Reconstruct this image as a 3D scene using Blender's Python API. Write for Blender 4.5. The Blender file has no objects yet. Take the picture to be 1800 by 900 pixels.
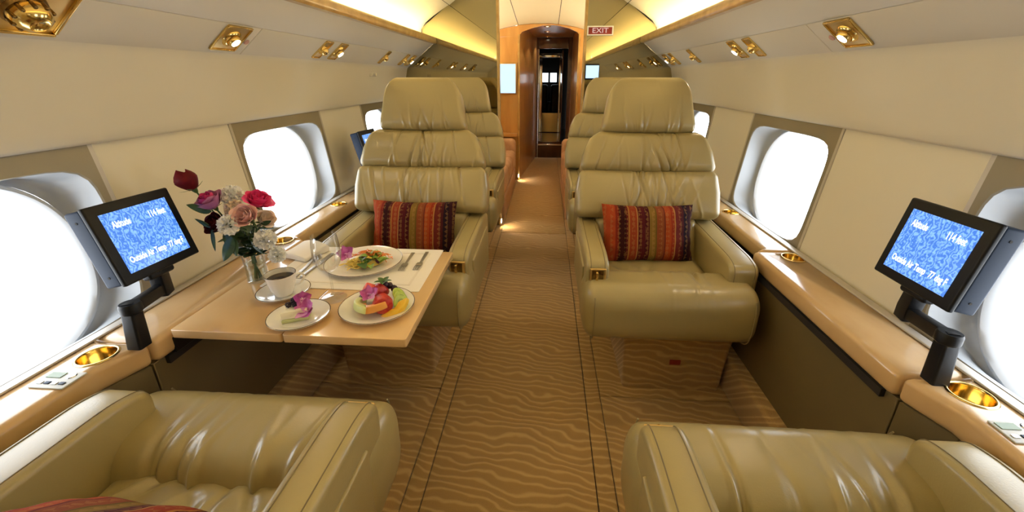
import bpy, bmesh, math, random
from mathutils import Vector, Matrix, Euler
R = math.radians
PI = math.pi
random.seed(7)
S = bpy.context.scene
COL = S.collection

# ------------------------------------------------------------------ camera, world, exposure
cam_d = bpy.data.cameras.new('camera'); cam = bpy.data.objects.new('camera', cam_d); COL.objects.link(cam)
F, PX, PY, VX, VY = 720.0, 910.0, 400.0, 962.0, 136.0
_d = Vector(((VX - PX) / F, -(VY - PY) / F, 1.0)).normalized()       # cabin axis in (right, up, forward)
_u = Vector((0, 1, -_d.y / _d.z)).normalized()
_x = Vector((_u.y * _d.z - _u.z * _d.y, _u.z * _d.x - _u.x * _d.z, _u.x * _d.y - _u.y * _d.x))
if _x.x < 0: _x = -_x
right = Vector((_x.x, _d.x, _u.x)); up = Vector((_x.y, _d.y, _u.y)); fwd = Vector((_x.z, _d.z, _u.z))
cam.matrix_world = Matrix(((right.x, up.x, -fwd.x, 0.087), (right.y, up.y, -fwd.y, 0.0), (right.z, up.z, -fwd.z, 1.25), (0, 0, 0, 1)))
cam_d.sensor_width = 36; cam_d.lens = 36 * F / 1800
cam_d.shift_x = (900 - PX) / 1800; cam_d.shift_y = -(450 - PY) / 1800
cam_d.clip_start = 0.02
S.camera = cam
S.view_settings.view_transform = 'Standard'; S.view_settings.look = 'None'
S.view_settings.exposure = 0.2; S.view_settings.gamma = 1; S.view_settings.use_curve_mapping = False
W = bpy.data.worlds.new('daylight'); S.world = W; W.use_nodes = True
W.node_tree.nodes['Background'].inputs[0].default_value = (0.93, 0.97, 1.0, 1)
W.node_tree.nodes['Background'].inputs[1].default_value = 5.5
S.cycles.max_bounces = 10; S.cycles.diffuse_bounces = 5; S.cycles.glossy_bounces = 4
S.cycles.transmission_bounces = 8; S.cycles.transparent_max_bounces = 12
S.cycles.sample_clamp_indirect = 6; S.cycles.caustics_reflective = False; S.cycles.caustics_refractive = False
COVE_STRENGTH = 20.0
SPOT_POWER = 3.2

# ------------------------------------------------------------------ helpers
def tag(o, label=None, cat=None, group=None, kind=None):
    if label: o['label'] = label
    if cat: o['category'] = cat
    if group: o['group'] = group
    if kind: o['kind'] = kind
    return o
def empty(name, loc=(0, 0, 0), rz=0.0, parent=None):
    o = bpy.data.objects.new(name, None); COL.objects.link(o); o.location = loc; o.rotation_euler = (0, 0, rz)
    o.empty_display_size = 0.05
    if parent: o.parent = parent
    return o
def thing(name, label, cat, loc=(0, 0, 0), rz=0.0, group=None):
    return tag(empty(name, loc, rz), label, cat, group)
def obj(name, geo, mat, parent=None, smooth=40, loc=None, rot=None):
    V, Fc = geo[0], geo[1]
    me = bpy.data.meshes.new(name); me.from_pydata([tuple(v) for v in V], [], Fc); me.update()
    if smooth is not None:
        me.shade_smooth()
        if smooth < 180: me.set_sharp_from_angle(angle=R(smooth))
    for m in (mat if isinstance(mat, (list, tuple)) else [mat]): me.materials.append(m)
    o = bpy.data.objects.new(name, me); COL.objects.link(o)
    if parent: o.parent = parent
    if loc: o.location = loc
    if rot: o.rotation_euler = rot
    return o
def bare(name, geo, mat, smooth=40, **k):          # a structure piece
    o = obj(name, geo, mat, None, smooth); o['kind'] = 'structure'; return o
def join(*geos):
    V, Fc = [], []
    for g in geos:
        n = len(V); V += [Vector(v) for v in g[0]]; Fc += [tuple(i + n for i in f) for f in g[1]]
    return V, Fc
def xf(geo, M):
    return [M @ Vector(v) for v in geo[0]], geo[1]
def mv(geo, x=0, y=0, z=0): return xf(geo, Matrix.Translation((x, y, z)))
def rotm(rx=0, ry=0, rz=0): return Euler((rx, ry, rz)).to_matrix().to_4x4()
def dfm(geo, f): return [Vector(f(Vector(v))) for v in geo[0]], geo[1]
def flip(geo): return geo[0], [tuple(reversed(f)) for f in geo[1]]
def mirx(geo): return [Vector((-v[0], v[1], v[2])) for v in geo[0]], [tuple(reversed(f)) for f in geo[1]]

def rbox(sx, sy, sz, r, nx=2, ny=2, nz=2, k=3):
    """box with rounded edges, centred on the origin, n quads on each flat stretch, k in each half corner"""
    r = min(r, sx / 2 - 1e-5, sy / 2 - 1e-5, sz / 2 - 1e-5)
    def axis(s, n):
        h = s / 2; c = [math.tan(PI / 4 * i / k) * r for i in range(1, k + 1)]
        a = [-(h - r) - t for t in reversed(c)]
        m = [-(h - r) + 2 * (h - r) * i / n for i in range(n + 1)]
        return a + m + [-t for t in reversed(a)]
    ax = [axis(sx, nx), axis(sy, ny), axis(sz, nz)]; H = [sx / 2, sy / 2, sz / 2]
    V, key, Fc = [], {}, []
    def vid(p):
        kk = (round(p[0], 6), round(p[1], 6), round(p[2], 6))
        if kk not in key:
            q = Vector([max(-(H[i] - r), min(H[i] - r, p[i])) for i in range(3)]); d = Vector(p) - q
            key[kk] = len(V); V.append(q + d.normalized() * r if d.length > 1e-9 else q)
        return key[kk]
    for a in range(3):
        b, c = (a + 1) % 3, (a + 2) % 3
        for sgn in (-1, 1):
            for i in range(len(ax[b]) - 1):
                for j in range(len(ax[c]) - 1):
                    q = []
                    for (ii, jj) in ((i, j), (i + 1, j), (i + 1, j + 1), (i, j + 1)):
                        p = [0, 0, 0]; p[a] = sgn * H[a]; p[b] = ax[b][ii]; p[c] = ax[c][jj]; q.append(vid(p))
                    Fc.append(tuple(q) if sgn > 0 else tuple(reversed(q)))
    return V, Fc
def box(x0, x1, y0, y1, z0, z1, bev=0.0, seg=2):
    if bev: return mv(rbox(x1 - x0, y1 - y0, z1 - z0, bev, 1, 1, 1, seg), (x0 + x1) / 2, (y0 + y1) / 2, (z0 + z1) / 2)
    V = [Vector((x, y, z)) for z in (z0, z1) for (x, y) in ((x0, y0), (x1, y0), (x1, y1), (x0, y1))]
    return V, [(3, 2, 1, 0), (4, 5, 6, 7), (0, 1, 5, 4), (1, 2, 6, 5), (2, 3, 7, 6), (3, 0, 4, 7)]
def loft(rings, closed=True, caps=True):
    V, Fc = [], []; n = len(rings[0])
    for r_ in rings: V += [Vector(p) for p in r_]
    for i in range(len(rings) - 1):
        for j in range(n if closed else n - 1):
            a = i * n + j; b = i * n + (j + 1) % n
            Fc.append((a, b, b + n, a + n))
    if caps and closed:
        Fc.append(tuple(reversed(range(n)))); Fc.append(tuple(range((len(rings) - 1) * n, len(rings) * n)))
    return V, Fc
def lathe(prof, n=32, caps=False):
    rings = [[(r_ * math.cos(2 * PI * j / n), r_ * math.sin(2 * PI * j / n), z) for j in range(n)] for r_, z in prof]
    return loft(rings, True, caps)
def disc(r, z=0, n=32, x=0, y=0):
    return [Vector((x + r * math.cos(2 * PI * i / n), y + r * math.sin(2 * PI * i / n), z)) for i in range(n)], [tuple(range(n))]
def prism(poly, axis, a0, a1, bev=0.0, seg=2):
    """closed outline extruded along an axis; poly gives the two other coordinates in axis order"""
    bm = bmesh.new()
    def P(p, a):
        return {'x': (a, p[0], p[1]), 'y': (p[0], a, p[1]), 'z': (p[0], p[1], a)}[axis]
    A = [bm.verts.new(P(p, a0)) for p in poly]; B = [bm.verts.new(P(p, a1)) for p in poly]; n = len(poly)
    bm.faces.new(A); bm.faces.new(B)
    for i in range(n): bm.faces.new((A[i], A[(i + 1) % n], B[(i + 1) % n], B[i]))
    bmesh.ops.recalc_face_normals(bm, faces=bm.faces)
    if bev:
        ed = [e for e in bm.edges if abs(e.calc_face_angle(0)) > R(25)]
        bmesh.ops.bevel(bm, geom=ed, offset=bev, segments=seg, profile=0.5, affect='EDGES', clamp_overlap=True)
    bm.verts.index_update()
    g = [v.co.copy() for v in bm.verts], [tuple(v.index for v in f.verts) for f in bm.faces]
    bm.free(); return g
def tube(path, rad, n=8, caps=True):
    P = [Vector(p) for p in path]; rings = []; ref = None
    for i, p in enumerate(P):
        t = (P[min(i + 1, len(P) - 1)] - P[max(i - 1, 0)]).normalized()
        if ref is None: ref = Vector((0, 0, 1)) if abs(t.z) < .9 else Vector((1, 0, 0))
        a = (ref - t * ref.dot(t)).normalized(); ref = a; b = t.cross(a)
        r_ = rad[i] if isinstance(rad, (list, tuple)) else rad
        rings.append([p + (a * math.cos(2 * PI * j / n) + b * math.sin(2 * PI * j / n)) * r_ for j in range(n)])
    return loft(rings, True, caps)
def sweep(prof, y0, y1, ny=1):
    rings = [[(x, y0 + (y1 - y0) * i / ny, z) for x, z in prof] for i in range(ny + 1)]
    return loft(rings, False, False)
def grid(nu, nv, f):
    V = [Vector(f(i / nu, j / nv)) for j in range(nv + 1) for i in range(nu + 1)]
    return V, [(j * (nu + 1) + i, j * (nu + 1) + i + 1, (j + 1) * (nu + 1) + i + 1, (j + 1) * (nu + 1) + i) for j in range(nv) for i in range(nu)]
def solidify(o, t, off=-1):
    m = o.modifiers.new('thickness', 'SOLIDIFY'); m.thickness = t; m.offset = off; return o
def copy_tree(o, parent=None):
    c = o.copy(); COL.objects.link(c)
    if parent: c.parent = parent
    for ch in list(o.children): copy_tree(ch, c)
    return c
def text_geo(s, size, align='CENTER', extrude=0.0, bold=0.0):
    cu = bpy.data.curves.new('lettering', 'FONT'); cu.body = s; cu.size = size; cu.align_x = align; cu.align_y = 'CENTER'; cu.extrude = extrude; cu.offset = bold
    cu.resolution_u = 3
    to = bpy.data.objects.new('lettering_source', cu); COL.objects.link(to)
    dg = bpy.context.evaluated_depsgraph_get(); me = bpy.data.meshes.new_from_object(to.evaluated_get(dg))
    g = [v.co.copy() for v in me.vertices], [tuple(p.vertices) for p in me.polygons]
    bpy.data.objects.remove(to); bpy.data.meshes.remove(me); bpy.data.curves.remove(cu); return g

# ------------------------------------------------------------------ materials
MAT = {}
def mat(name, col, rough=0.5, metal=0.0, emit=None, estr=0.0, noise=None, bump=None, coat=0.0, spec=None, trans=0.0, ior=1.45, sheen=0.0, alpha=None, sss=0.0):
    """noise=(scale, second colour, detail, stretch xyz)  bump=(scale, strength, distance)"""
    m = bpy.data.materials.new(name); m.use_nodes = True; nt = m.node_tree; b = nt.nodes['Principled BSDF']
    I = b.inputs
    I['Base Color'].default_value = (*col, 1); I['Roughness'].default_value = rough; I['Metallic'].default_value = metal
    if coat: I['Coat Weight'].default_value = coat; I['Coat Roughness'].default_value = 0.08
    if spec is not None: I['Specular IOR Level'].default_value = spec
    if trans: I['Transmission Weight'].default_value = trans; I['IOR'].default_value = ior
    if sheen: I['Sheen Weight'].default_value = sheen; I['Sheen Roughness'].default_value = .4
    if sss: I['Subsurface Weight'].default_value = sss; I['Subsurface Radius'].default_value = (.02, .01, .005)
    if emit: I['Emission Color'].default_value = (*emit, 1); I['Emission Strength'].default_value = estr
    if noise or bump:
        tc = nt.nodes.new('ShaderNodeTexCoord')
    if noise:
        mp = nt.nodes.new('ShaderNodeMapping'); nt.links.new(tc.outputs['Object'], mp.inputs[0])
        if len(noise) > 3: mp.inputs['Scale'].default_value = noise[3]
        n = nt.nodes.new('ShaderNodeTexNoise'); n.inputs['Scale'].default_value = noise[0]; n.inputs['Detail'].default_value = noise[2] if len(noise) > 2 else 3
        nt.links.new(mp.outputs[0], n.inputs['Vector'])
        r_ = nt.nodes.new('ShaderNodeValToRGB'); r_.color_ramp.elements[0].position = .35; r_.color_ramp.elements[1].position = .65
        r_.color_ramp.elements[0].color = (*col, 1); r_.color_ramp.elements[1].color = (*noise[1], 1)
        nt.links.new(n.outputs['Fac'], r_.inputs[0]); nt.links.new(r_.outputs[0], I['Base Color'])
    if bump:
        n = nt.nodes.new('ShaderNodeTexNoise'); n.inputs['Scale'].default_value = bump[0]; n.inputs['Detail'].default_value = 4
        nt.links.new(tc.outputs['Object'], n.inputs['Vector'])
        bp = nt.nodes.new('ShaderNodeBump'); bp.inputs['Strength'].default_value = bump[1]; bp.inputs['Distance'].default_value = bump[2]
        nt.links.new(n.outputs['Fac'], bp.inputs['Height']); nt.links.new(bp.outputs[0], I['Normal'])
    MAT[name] = m; return m
leather = mat('olive_cream_leather', (.335, .272, .122), .30, spec=.8, noise=(2.5, (.37, .302, .138), 2), bump=(260, .12, .002))
leather_dk = mat('leather_piping', (.30, .25, .13), .45)
stitch = mat('stitching', (.20, .16, .09), .7)
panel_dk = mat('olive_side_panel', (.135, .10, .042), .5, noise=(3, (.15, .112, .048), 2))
cream = mat('cream_wall_cloth', (.79, .74, .61), .75, bump=(300, .08, .001))
fascia_m = mat('cream_headliner_leather', (.76, .715, .605), .55, noise=(1.5, (.74, .695, .585), 2), bump=(240, .08, .001))
soffit_m = mat('taupe_service_panel', (.68, .635, .54), .6, bump=(240, .06, .001))
ceil_m = mat('ivory_ceiling', (.80, .76, .62), .6)
gold = mat('polished_gold', (.78, .56, .20), .16, 1.0)
gold_sat = mat('satin_gold', (.72, .52, .22), .32, 1.0)
brass_dk = mat('dark_brass', (.25, .16, .06), .25, 1.0)
chrome = mat('chrome', (.8, .8, .8), .1, 1.0)
silver = mat('silver_cutlery', (.40, .37, .32), .38, 1.0)
maple = mat('polished_burl_veneer', (.54, .345, .16), .22, noise=(5, (.64, .44, .23), 6, (1.6, .7, 1)), coat=.6)
maple_pale = mat('polished_pale_veneer', (.64, .41, .19), .2, noise=(4, (.70, .48, .25), 6, (1.5, .6, 1)), coat=.7)
wood = mat('honey_wood', (.52, .27, .08), .28, noise=(3, (.66, .38, .13), 5, (3, 3, .5)), coat=.5)
wood_gold = mat('gilded_wood_trim', (.55, .36, .13), .3, noise=(14, (.40, .25, .08), 4), coat=.4)
mahog = mat('dark_mahogany', (.085, .028, .012), .2, noise=(4, (.05, .018, .008), 4, (3, 3, .6)), coat=.6)
frame_m = mat('bronze_window_surround', (.27, .235, .165), .42, .25, noise=(1.2, (.31, .27, .19), 2))
reveal_m = mat('pale_grey_window_reveal', (.40, .42, .44), .35)
bezel_m = mat('white_window_bezel', (.56, .58, .60), .35)
strip_m = mat('grey_trim_strip', (.55, .51, .45), .4, .3)
black_m = mat('black_anodised_metal', (.004, .0045, .006), .45, spec=.3)
navy_m = mat('dark_blue_casing', (.018, .034, .072), .5, spec=.25)
porcelain = mat('white_porcelain', (.86, .84, .80), .12, coat=.5)
linen = mat('white_linen', (.86, .82, .76), .8, bump=(700, .25, .001))
linen_b = mat('linen_border', (.78, .73, .66), .8, bump=(700, .25, .001))
coffee = mat('coffee', (.02, .008, .004), .08)
dark_m = mat('dark_recess', (.012, .010, .008), .7)
white_p = mat('white_plastic', (.5, .5, .46), .4)
lcd = mat('green_display', (.10, .17, .06), .2)
red_tag = mat('red_tag', (.26, .022, .014), .5)
pink_fab = mat('salmon_quilted_fabric', (.50, .29, .17), .7, noise=(12, (.58, .36, .22), 3))
water = mat('water', (.9, .95, .95), .0, trans=1.0, ior=1.33)

def glass_mat(name, tint=(1, 1, 1), gloss=.12):
    """thin clear pane: transparent with a Fresnel-like sheen"""
    m = bpy.data.materials.new(name); m.use_nodes = True; nt = m.node_tree; nt.nodes.clear()
    o = nt.nodes.new('ShaderNodeOutputMaterial'); mx = nt.nodes.new('ShaderNodeMixShader'); t = nt.nodes.new('ShaderNodeBsdfTransparent'); g = nt.nodes.new('ShaderNodeBsdfGlossy')
    lw = nt.nodes.new('ShaderNodeLayerWeight'); lw.inputs[0].default_value = gloss
    t.inputs[0].default_value = (*tint, 1); g.inputs['Roughness'].default_value = .02
    nt.links.new(lw.outputs['Facing'], mx.inputs[0]); nt.links.new(t.outputs[0], mx.inputs[1]); nt.links.new(g.outputs[0], mx.inputs[2]); nt.links.new(mx.outputs[0], o.inputs[0])
    return m
pane_m = glass_mat('window_pane', (.97, .98, 1), .05)
crystal = glass_mat('clear_glassware', (.97, .975, .975), .12)
def emit_mat(name, col, s):
    m = mat(name, (0, 0, 0), .5, emit=col, estr=s); return m
vestibule_fill_e = emit_mat('vestibule_fill_glow', (1, .82, .5), 55)  # glow for the strips added to brighten the vestibule
cove_e = emit_mat('glow_strip', (1, .76, .36), COVE_STRENGTH)
lamp_e = emit_mat('lit_lamp_lens', (1, .86, .66), 30)
down_e = emit_mat('lit_downlight', (1, .85, .6), 12)
dash_e = emit_mat('cockpit_daylight', (.8, .92, 1), 4)

def mirror_mat():
    m = mat('tinted_mirror', (.42, .37, .22), .025, 1.0); return m
mirror_m = mirror_mat()

def screen_mat(name, a, b, s, sc=9):
    m = bpy.data.materials.new(name); m.use_nodes = True; nt = m.node_tree; p = nt.nodes['Principled BSDF']
    tc = nt.nodes.new('ShaderNodeTexCoord'); n = nt.nodes.new('ShaderNodeTexNoise'); n.inputs['Scale'].default_value = sc; n.inputs['Detail'].default_value = 3; n.inputs['Distortion'].default_value = 3.5
    w = nt.nodes.new('ShaderNodeTexWave'); w.inputs['Scale'].default_value = sc * .9; w.inputs['Distortion'].default_value = 16; w.inputs['Detail'].default_value = 3; w.inputs['Detail Scale'].default_value = 2.2
    nt.links.new(tc.outputs['Object'], n.inputs['Vector']); nt.links.new(tc.outputs['Object'], w.inputs['Vector'])
    mx = nt.nodes.new('ShaderNodeMath'); mx.operation = 'MULTIPLY'; nt.links.new(n.outputs['Fac'], mx.inputs[0]); nt.links.new(w.outputs['Fac'], mx.inputs[1])
    r_ = nt.nodes.new('ShaderNodeValToRGB'); r_.color_ramp.elements[0].color = (*a, 1); r_.color_ramp.elements[1].color = (*b, 1); r_.color_ramp.elements[0].position = .08; r_.color_ramp.elements[1].position = .55
    nt.links.new(mx.outputs[0], r_.inputs[0]); nt.links.new(r_.outputs[0], p.inputs['Emission Color']); p.inputs['Emission Strength'].default_value = s
    p.inputs['Base Color'].default_value = (.01, .01, .015, 1); p.inputs['Roughness'].default_value = .15
    return m
screen_m = screen_mat('blue_marbled_screen', (.05, .17, .58), (.22, .44, .92), 1.35, 26)
screen_t = emit_mat('screen_lettering', (.9, .96, 1), 1.6)
screen_far = emit_mat('pale_blue_screen', (.50, .75, 1), 1.3)

def carpet_mat():
    m = bpy.data.materials.new('sand_ripple_carpet'); m.use_nodes = True; nt = m.node_tree; p = nt.nodes['Principled BSDF']; p.inputs['Roughness'].default_value = .95
    p.inputs['Sheen Weight'].default_value = .25
    tc = nt.nodes.new('ShaderNodeTexCoord'); L = nt.links.new
    w = nt.nodes.new('ShaderNodeTexWave'); w.bands_direction = 'Y'; w.wave_profile = 'SIN'
    w.inputs['Scale'].default_value = 10.0; w.inputs['Distortion'].default_value = 14.0; w.inputs['Detail'].default_value = 2.5; w.inputs['Detail Scale'].default_value = .62; w.inputs['Detail Roughness'].default_value = .5
    mp = nt.nodes.new('ShaderNodeMapping'); mp.inputs['Scale'].default_value = (.75, 1, 1); mp.inputs['Rotation'].default_value = (0, 0, .22)
    sx = nt.nodes.new('ShaderNodeSeparateXYZ'); cx = nt.nodes.new('ShaderNodeCombineXYZ'); yz = nt.nodes.new('ShaderNodeMath'); L(tc.outputs['Object'], sx.inputs[0]); L(sx.outputs[1], yz.inputs[0]); L(sx.outputs[2], yz.inputs[1]); L(sx.outputs[0], cx.inputs[0]); L(yz.outputs[0], cx.inputs[1])
    L(cx.outputs[0], mp.inputs[0]); L(mp.outputs[0], w.inputs['Vector'])
    r_ = nt.nodes.new('ShaderNodeValToRGB'); e = r_.color_ramp.elements
    e[0].color = (.42, .265, .10, 1); e[0].position = .0; e[1].color = (.60, .41, .18, 1); e[1].position = 1.0
    q = e.new(.62); q.color = (.435, .277, .106, 1)
    n = nt.nodes.new('ShaderNodeTexNoise'); n.inputs['Scale'].default_value = 3.0; L(tc.outputs['Object'], n.inputs['Vector'])
    n2 = nt.nodes.new('ShaderNodeTexNoise'); n2.inputs['Scale'].default_value = 500; L(tc.outputs['Object'], n2.inputs['Vector'])
    L(w.outputs['Fac'], r_.inputs[0])
    mx = nt.nodes.new('ShaderNodeMix'); mx.data_type = 'RGBA'; mx.blend_type = 'MULTIPLY'; mx.inputs['Factor'].default_value = .55
    r2 = nt.nodes.new('ShaderNodeValToRGB'); r2.color_ramp.elements[0].color = (.55, .55, .55, 1); r2.color_ramp.elements[0].position = .3; r2.color_ramp.elements[1].position = .7; r2.color_ramp.elements[1].color = (1.15, 1.1, 1.05, 1)
    ad = nt.nodes.new('ShaderNodeMath'); ad.operation = 'ADD'; ad.inputs[1].default_value = 0
    L(n2.outputs['Fac'], r2.inputs[0]); L(r_.outputs[0], mx.inputs['A']); L(r2.outputs[0], mx.inputs['B']); L(mx.outputs['Result'], p.inputs['Base Color'])
    b = nt.nodes.new('ShaderNodeBump'); b.inputs['Strength'].default_value = .35; b.inputs['Distance'].default_value = .004; L(w.outputs['Fac'], b.inputs['Height'])
    b2 = nt.nodes.new('ShaderNodeBump'); b2.inputs['Strength'].default_value = .35; b2.inputs['Distance'].default_value = .003; L(n2.outputs['Fac'], b2.inputs['Height']); L(b.outputs[0], b2.inputs['Normal']); L(b2.outputs[0], p.inputs['Normal'])
    return m
carpet = carpet_mat()

def stripe_mat():
    m = bpy.data.materials.new('woven_stripe_cloth'); m.use_nodes = True; nt = m.node_tree; p = nt.nodes['Principled BSDF']; p.inputs['Roughness'].default_value = .9; p.inputs['Specular IOR Level'].default_value = .15
    L = nt.links.new; tc = nt.nodes.new('ShaderNodeTexCoord'); sp = nt.nodes.new('ShaderNodeSeparateXYZ'); L(tc.outputs['Object'], sp.inputs[0])
    mr = nt.nodes.new('ShaderNodeMapRange'); mr.inputs['From Min'].default_value = -.18; mr.inputs['From Max'].default_value = .18; L(sp.outputs['X'], mr.inputs['Value'])
    r_ = nt.nodes.new('ShaderNodeValToRGB'); cr = r_.color_ramp; cr.interpolation = 'CONSTANT'
    seq = [(0, (0.3224, 0.0500, 0.0150)), (.10, (0.1860, 0.0200, 0.0100)), (.14, (0.0341, 0.0060, 0.0060)), (.22, (0.0992, 0.0100, 0.0100)), (.245, (0.3410, 0.1500, 0.0350)), (.26, (0.2480, 0.0400, 0.0150)), (.34, (0.3596, 0.1800, 0.0550)), (.355, (0.0744, 0.0075, 0.0100)), (.43, (0.0527, 0.0060, 0.0090)), (.49, (0.1860, 0.1150, 0.0225)), (.56, (0.1240, 0.0750, 0.0150)), (.575, (0.2108, 0.0550, 0.0200)), (.66, (0.1364, 0.0250, 0.0150)), (.675, (0.3224, 0.0550, 0.0125)), (.74, (0.2480, 0.0275, 0.0100)), (.78, (0.3472, 0.1600, 0.0400)), (.795, (0.1240, 0.0175, 0.0150)), (.86, (0.0620, 0.0100, 0.0125)), (.90, (0.0155, 0.0070, 0.0150)), (.96, (0.0310, 0.0075, 0.0125))]
    cr.elements[0].position = 0; cr.elements[0].color = (*seq[0][1], 1); cr.elements[1].position = seq[1][0]; cr.elements[1].color = (*seq[1][1], 1)
    for a, c in seq[2:]: e = cr.elements.new(a); e.color = (*c, 1)
    L(mr.outputs[0], r_.inputs[0])
    # little woven diamonds
    mp = nt.nodes.new('ShaderNodeMapping'); mp.inputs['Rotation'].default_value = (0, R(45), 0); mp.inputs['Scale'].default_value = (70, 70, 70); L(tc.outputs['Object'], mp.inputs[0])
    ck = nt.nodes.new('ShaderNodeTexChecker'); ck.inputs['Scale'].default_value = 1.0; L(mp.outputs[0], ck.inputs['Vector'])
    w = nt.nodes.new('ShaderNodeTexWave'); w.inputs['Scale'].default_value = 11; w.inputs['Distortion'].default_value = 0; L(tc.outputs['Object'], w.inputs['Vector'])
    mk = nt.nodes.new('ShaderNodeMath'); mk.operation = 'GREATER_THAN'; mk.inputs[1].default_value = .55; L(w.outputs['Fac'], mk.inputs[0])
    ml = nt.nodes.new('ShaderNodeMath'); ml.operation = 'MULTIPLY'; L(mk.outputs[0], ml.inputs[0]); L(ck.outputs['Fac'], ml.inputs[1])
    m3 = nt.nodes.new('ShaderNodeMath'); m3.operation = 'MULTIPLY'; m3.inputs[1].default_value = .3; L(ml.outputs[0], m3.inputs[0])
    mx = nt.nodes.new('ShaderNodeMix'); mx.data_type = 'RGBA'; L(m3.outputs[0], mx.inputs['Factor']); L(r_.outputs[0], mx.inputs['A']); mx.inputs['B'].default_value = (.36, .19, .06, 1)
    L(mx.outputs['Result'], p.inputs['Base Color'])
    n = nt.nodes.new('ShaderNodeTexWave'); n.bands_direction = 'Z'; n.inputs['Scale'].default_value = 120; L(tc.outputs['Object'], n.inputs['Vector'])
    b = nt.nodes.new('ShaderNodeBump'); b.inputs['Strength'].default_value = .3; b.inputs['Distance'].default_value = .002; L(n.outputs['Fac'], b.inputs['Height']); L(b.outputs[0], p.inputs['Normal'])
    return m
stripe = stripe_mat()

# ------------------------------------------------------------------ cabin shell
YB, YF, YW = -1.30, 3.45, 5.20         # rear end, mirrored bulkhead, wood wall beyond
C0 = (1.03, 1.32); V0 = (.80, 1.503)   # crease and valance of the service panels
def side_sign(s, prof): return [(s * x, z) for x, z in prof]
# floor: a dark base with carpet panels laid on it, small gaps for the seams
fl = bare('floor', box(-1.15, 1.15, YB, 7.2, -.06, -.014), dark_m)
def carpet_piece(x0, x1, y0, y1): obj('carpet_panel', box(x0, x1, y0, y1, -.014, 0, .004, 1), carpet, fl)
carpet_piece(-.2752, .2752, YB, 3.272)
carpet_piece(-.2752, .2752, 3.279, 7.2)
for s in (-1, 1):
    a, b = sorted((s * .2782, s * .3365)); carpet_piece(a, b, YB, 7.2)
    a, b = sorted((s * .339, s * .99)); carpet_piece(a, b, YB, 1.385); carpet_piece(a, b, 1.391, 7.2)

def lower_wall(s):
    side = 'left' if s < 0 else 'right'
    w = empty('wall_' + side); w['kind'] = 'structure'
    # olive lower panels
    cuts = [YB, -.2, .69, .795, 1.62, 2.75, YF]
    for i in range(len(cuts) - 1):
        if i == 2:
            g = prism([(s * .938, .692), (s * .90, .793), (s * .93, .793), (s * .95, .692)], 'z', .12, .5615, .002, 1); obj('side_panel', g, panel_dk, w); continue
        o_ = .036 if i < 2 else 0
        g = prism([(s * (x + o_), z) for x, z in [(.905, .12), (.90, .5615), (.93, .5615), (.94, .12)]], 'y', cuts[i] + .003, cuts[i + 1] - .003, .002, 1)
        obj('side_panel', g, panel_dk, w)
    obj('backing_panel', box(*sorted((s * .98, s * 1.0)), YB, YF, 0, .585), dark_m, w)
    # upper wall cloth between the windows
    return w
WIN_Y = [-.475, .685, 1.845, 3.005]; HALF = .325
def wall_pt(s, y, v, d=0.0):          # point on the leaning window wall; d = distance outwards
    x = 1.06 + .06 * v + d; z = .565 + .535 * v
    return Vector((s * x, y, z))
def upper_wall(s, w):
    ys = [YB] + [q for y in WIN_Y for q in (y - HALF, y + HALF)] + [YF]
    for i in range(0, len(ys), 2):
        a, b = ys[i] + .003, ys[i + 1] - .003
        if b - a < .02: continue
        rings = [[wall_pt(s, y, v, d) for v, d in ((0, 0), (1, 0), (1, .05), (0, .05))] for y in (a, b)]
        g = loft(rings); obj('wall_panel', g if s < 0 else flip(g), cream, w, 30)
        for y in (ys[i], ys[i + 1]):
            if YB < y < YF:
                g = loft([[wall_pt(s, y - .006, v, -.004), wall_pt(s, y + .006, v, -.004), wall_pt(s, y + .006, v, .01), wall_pt(s, y - .006, v, .01)] for v in (0.05, 1)])
                obj('edge_strip', g, strip_m, w, 30)
def superell(n, a, b, N=72):
    out = []
    for i in range(N):
        t = 2 * PI * i / N; c, q = math.cos(t), math.sin(t)
        k = (abs(c) ** n + abs(q) ** n) ** (-1.0 / n)
        out.append((a * c * k, b * q * k))
    return out
def window(s, yc, idx):
    root = empty('window_%d' % idx); root['kind'] = 'structure'
    L = .535; VC = (.832 - .565) / L; GC = (.806 - .565) / L      # heights of the opening and of the recessed glass
    def ring(n, a, b, d, k=0.0):
        c = VC + (GC - VC) * k
        return [wall_pt(s, yc + p[0], max(0.0, min(1.0, c + p[1] / L)) if d <= .001 else c + p[1] / L, d) for p in superell(n, a, b)]
    def mk(name, rings, m, sm=50):
        g = loft(rings, True, False); obj(name, g if s < 0 else flip(g), m, root, sm)
    mk('surround', [ring(40, HALF - .004, .30, 0), ring(40, HALF - .006, .30, -.004), ring(7, .301, .206, -.004), ring(7, .298, .203, .0)], frame_m, 35)
    mk('reveal', [ring(7, .298, .203, .0), ring(6, .296, .207, .03, .3), ring(4.5, .292, .217, .06, .7), ring(3.2, .285, .238, .078, 1), ring(2.5, .272, .240, .082, 1)], reveal_m, 60)
    mk('bezel', [ring(2.4, .274, .244, .083, 1), ring(2.4, .270, .240, .074, 1), ring(2.4, .262, .232, .072, 1), ring(2.4, .255, .226, .080, 1), ring(2.4, .250, .222, .105, 1)], bezel_m, 60)
    g = [ring(2.4, .251, .223, .103, 1)]
    V = [Vector(p) for p in g[0]]; obj('pane', (V, [tuple(range(len(V)))]), pane_m, root, None)
    p = bpy.data.lights.new('window_portal', 'AREA'); p.shape = 'RECTANGLE'; p.size = .58; p.size_y = .50; p.cycles.is_portal = True
    po = bpy.data.objects.new('window_portal', p); COL.objects.link(po); po.parent = root
    po.location = wall_pt(s, yc, GC, .13); po.rotation_euler = (0, R(90) * s, 0)
k = 1
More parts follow.
